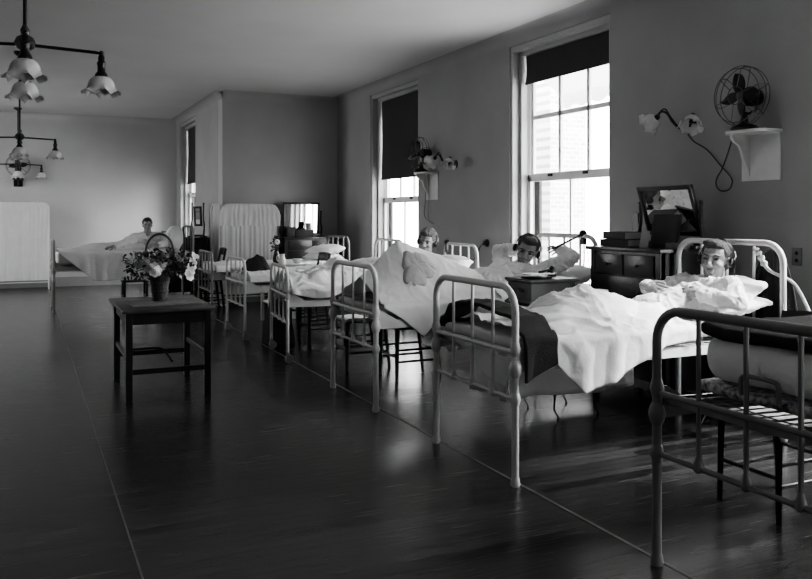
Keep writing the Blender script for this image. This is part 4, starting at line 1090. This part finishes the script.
def make_shelf(label, loc):
    t = thing('wall_shelf', label, 'shelf', loc, 0, 'small white wall shelves')
    MB().prism([(0, -.18), (-.17, -.18), (-.215, -.13), (-.225, 0), (-.215, .13), (-.17, .18), (0, .18)], (0, 0, -.022), (1, 0, 0), (0, 1, 0), .022).build('board', M['shelfwhite'], t, smooth=False)
    MB().bx(-.014, 0, -.17, .17, -.36, -.022, .003).build('backplate', M['shelfwhite'], t)
    pr = [(-.014, -.022), (-.19, -.022), (-.185, -.05), (-.165, -.075), (-.14, -.085), (-.115, -.10), (-.09, -.14), (-.075, -.19), (-.05, -.235), (-.03, -.27), (-.014, -.33)]
    MB().prism(pr, (0, .12, 0), (1, 0, 0), (0, 0, 1), .024).build('bracket', M['shelfwhite'], t, smooth=False)
    return t
sh = make_shelf('white bracket shelf under the big black fan', (XR, 4.24, 2.03))
dup(sh, (XR, 9.50, 1.98), 0, 'white bracket shelf beside the middle window, far along the wall')
fan = make_fan('big black caged fan on the near wall shelf, above the reclining patient', (4.70, 4.26, 2.031), PI+.06)
dup(fan, (4.71, 9.56, 1.981), PI+.1, 'small-looking caged fan on the far wall shelf by the middle window')
t = dup(fan, (-.12, 17.28, 2.13), -PI/2, 'dark round fan mounted on the far back wall behind the last ceiling lamp')
# its bracket on the back wall
MB().bx(-.20, .10, -.10, .10, -.03, 0, .005).bx(-.21, -.19, -.08, .08, -.16, .0).tube([(-.19, 0, -.14), (.02, 0, -.03)], .014).build('wall_bracket', M['black'], t)

def make_sconce(label, loc):
    """wall plate at origin on a wall facing -x"""
    t = thing('wall_lamp', label, 'wall lamp', loc, 0, 'wall lamps with flower shades')
    MB().lathe([(.055, 0), (.055, .010), (.035, .02), (.025, .045), (.018, .06)], (0, 0, 0), (-1, 0, 0), 20).build('wall_plate', M['brass'], t)
    a = MB().tube(spline([(-.05, 0, 0), (-.10, .03, -.02), (-.13, .09, .03), (-.15, .14, .11), (-.16, .20, .13), (-.17, .235, .085)], 7), .009, 8)
    a.tube(spline([(-.06, .0, .02), (-.10, .06, .0), (-.13, .12, .08), (-.14, .17, .15), (-.15, .215, .14)], 6), .006, 6)
    a.lathe([(.02, 0), (.026, .03), (.02, .06)], (-.17, .215, .10), (-.2, .75, -.6), 12)
    a = a.build('arm', M['bronze'], t)
    tulip((-.17, .235, .085), (-.25, .8, -.5), .088).build('lamp_shade', M['milk'], a)
    b = MB().tube(spline([(-.05, -.0, -.01), (-.10, -.04, -.05), (-.15, -.10, -.03), (-.16, -.15, .03)], 7), .009, 8).lathe([(.012, .08), (.022, .06), (.026, .02), (.03, 0)], (-.16, -.15, .0), (0, 0, 1), 12)
    b = b.build('arm', M['bronze'], t)
    tulip((-.16, -.15, .05), (-.45, -.25, -.75), .085).build('lamp_shade', M['milk'], b)
    return t
sc_ = make_sconce('wall lamp with two frilled glass shades left of the big fan', (XR, 4.90, 2.13))
dup(sc_, (XR, 8.87, 2.05), 0, 'far wall lamp with frilled shades between the two windows')
cp = spline([(4.68, 4.79, 2.05), (4.80, 4.845, 2.0), (4.83, 4.741, 1.929), (4.83, 4.610, 1.804), (4.83, 4.502, 1.70), (4.83, 4.50, 1.645), (4.83, 4.531, 1.610), (4.83, 4.60, 1.605), (4.83, 4.645, 1.64), (4.825, 4.64, 1.70), (4.82, 4.573, 1.787), (4.81, 4.483, 1.97), (4.76, 4.44, 2.015)], 7)
o = MB().tube(cp, .0055, 6).build('power_flex', M['cord'], None, org=(4.83, 4.6, 1.6)); tag(o, 'dark flex looping from the near wall lamp to the big fan', 'cord')
cp = spline([(4.80, 9.66, 1.99), (4.82, 9.64, 1.7), (4.82, 9.68, 1.42), (4.82, 9.5, 1.32), (4.82, 9.42, 1.31), (4.82, 9.56, 1.38), (4.82, 9.55, 1.7), (4.80, 9.56, 1.99)], 7)
o = MB().tube(cp, .005, 6).build('power_flex', M['bookmid'], None, org=(4.82, 9.6, 1.31)); tag(o, 'thin flex hanging in a loop below the far wall shelf', 'cord')

# ---------------------------------------------------------------- light
w = bpy.data.worlds.new('sky'); SC.world = w; w.use_nodes = True
N = w.node_tree.nodes; Lk = w.node_tree.links
bg = N['Background']; bg.inputs['Strength'].default_value = 5.0
tc = N.new('ShaderNodeTexCoord'); gr = N.new('ShaderNodeSeparateXYZ'); Lk.new(tc.outputs['Generated'], gr.inputs[0])
rp_ = N.new('ShaderNodeValToRGB'); rp_.color_ramp.elements[0].color = (.45, .45, .45, 1); rp_.color_ramp.elements[0].position = .35
rp_.color_ramp.elements[1].color = (1, 1, 1, 1); rp_.color_ramp.elements[1].position = .6
mr = N.new('ShaderNodeMapRange'); mr.inputs['From Min'].default_value = -1; mr.inputs['From Max'].default_value = 1
Lk.new(gr.outputs['Z'], mr.inputs['Value']); Lk.new(mr.outputs['Result'], rp_.inputs['Fac']); Lk.new(rp_.outputs['Color'], bg.inputs['Color'])

su = bpy.data.lights.new('sun', 'SUN'); su.energy = 3.5; su.angle = math.radians(9)
so = bpy.data.objects.new('sun', su); COL.objects.link(so); so.rotation_euler = V((-1.2, .85, -1.5)).to_track_quat('-Z', 'Y').to_euler(); so.location = (9, -3, 8)
# ---------------------------------------------------------------- camera
cam = bpy.data.cameras.new('camera'); co = bpy.data.objects.new('camera', cam); COL.objects.link(co)
co.location = (0, 0, 1.42); co.rotation_euler = (PI/2, 0, -math.radians(25.16))
cam.sensor_fit = 'HORIZONTAL'; cam.sensor_width = 36; cam.lens = 36*811/812
cam.shift_y = -(289.5-215)/812; cam.clip_start = .05
SC.camera = co
SC.view_settings.view_transform = 'AgX'
SC.view_settings.look = 'AgX - Medium High Contrast'
SC.view_settings.exposure = 2.42
SC.cycles.max_bounces = 10; SC.cycles.diffuse_bounces = 6; SC.cycles.glossy_bounces = 4; SC.cycles.transparent_max_bounces = 12
SC.cycles.sample_clamp_indirect = 6
SC.cycles.caustics_reflective = False; SC.cycles.caustics_refractive = False
SC.cycles.use_denoising = True
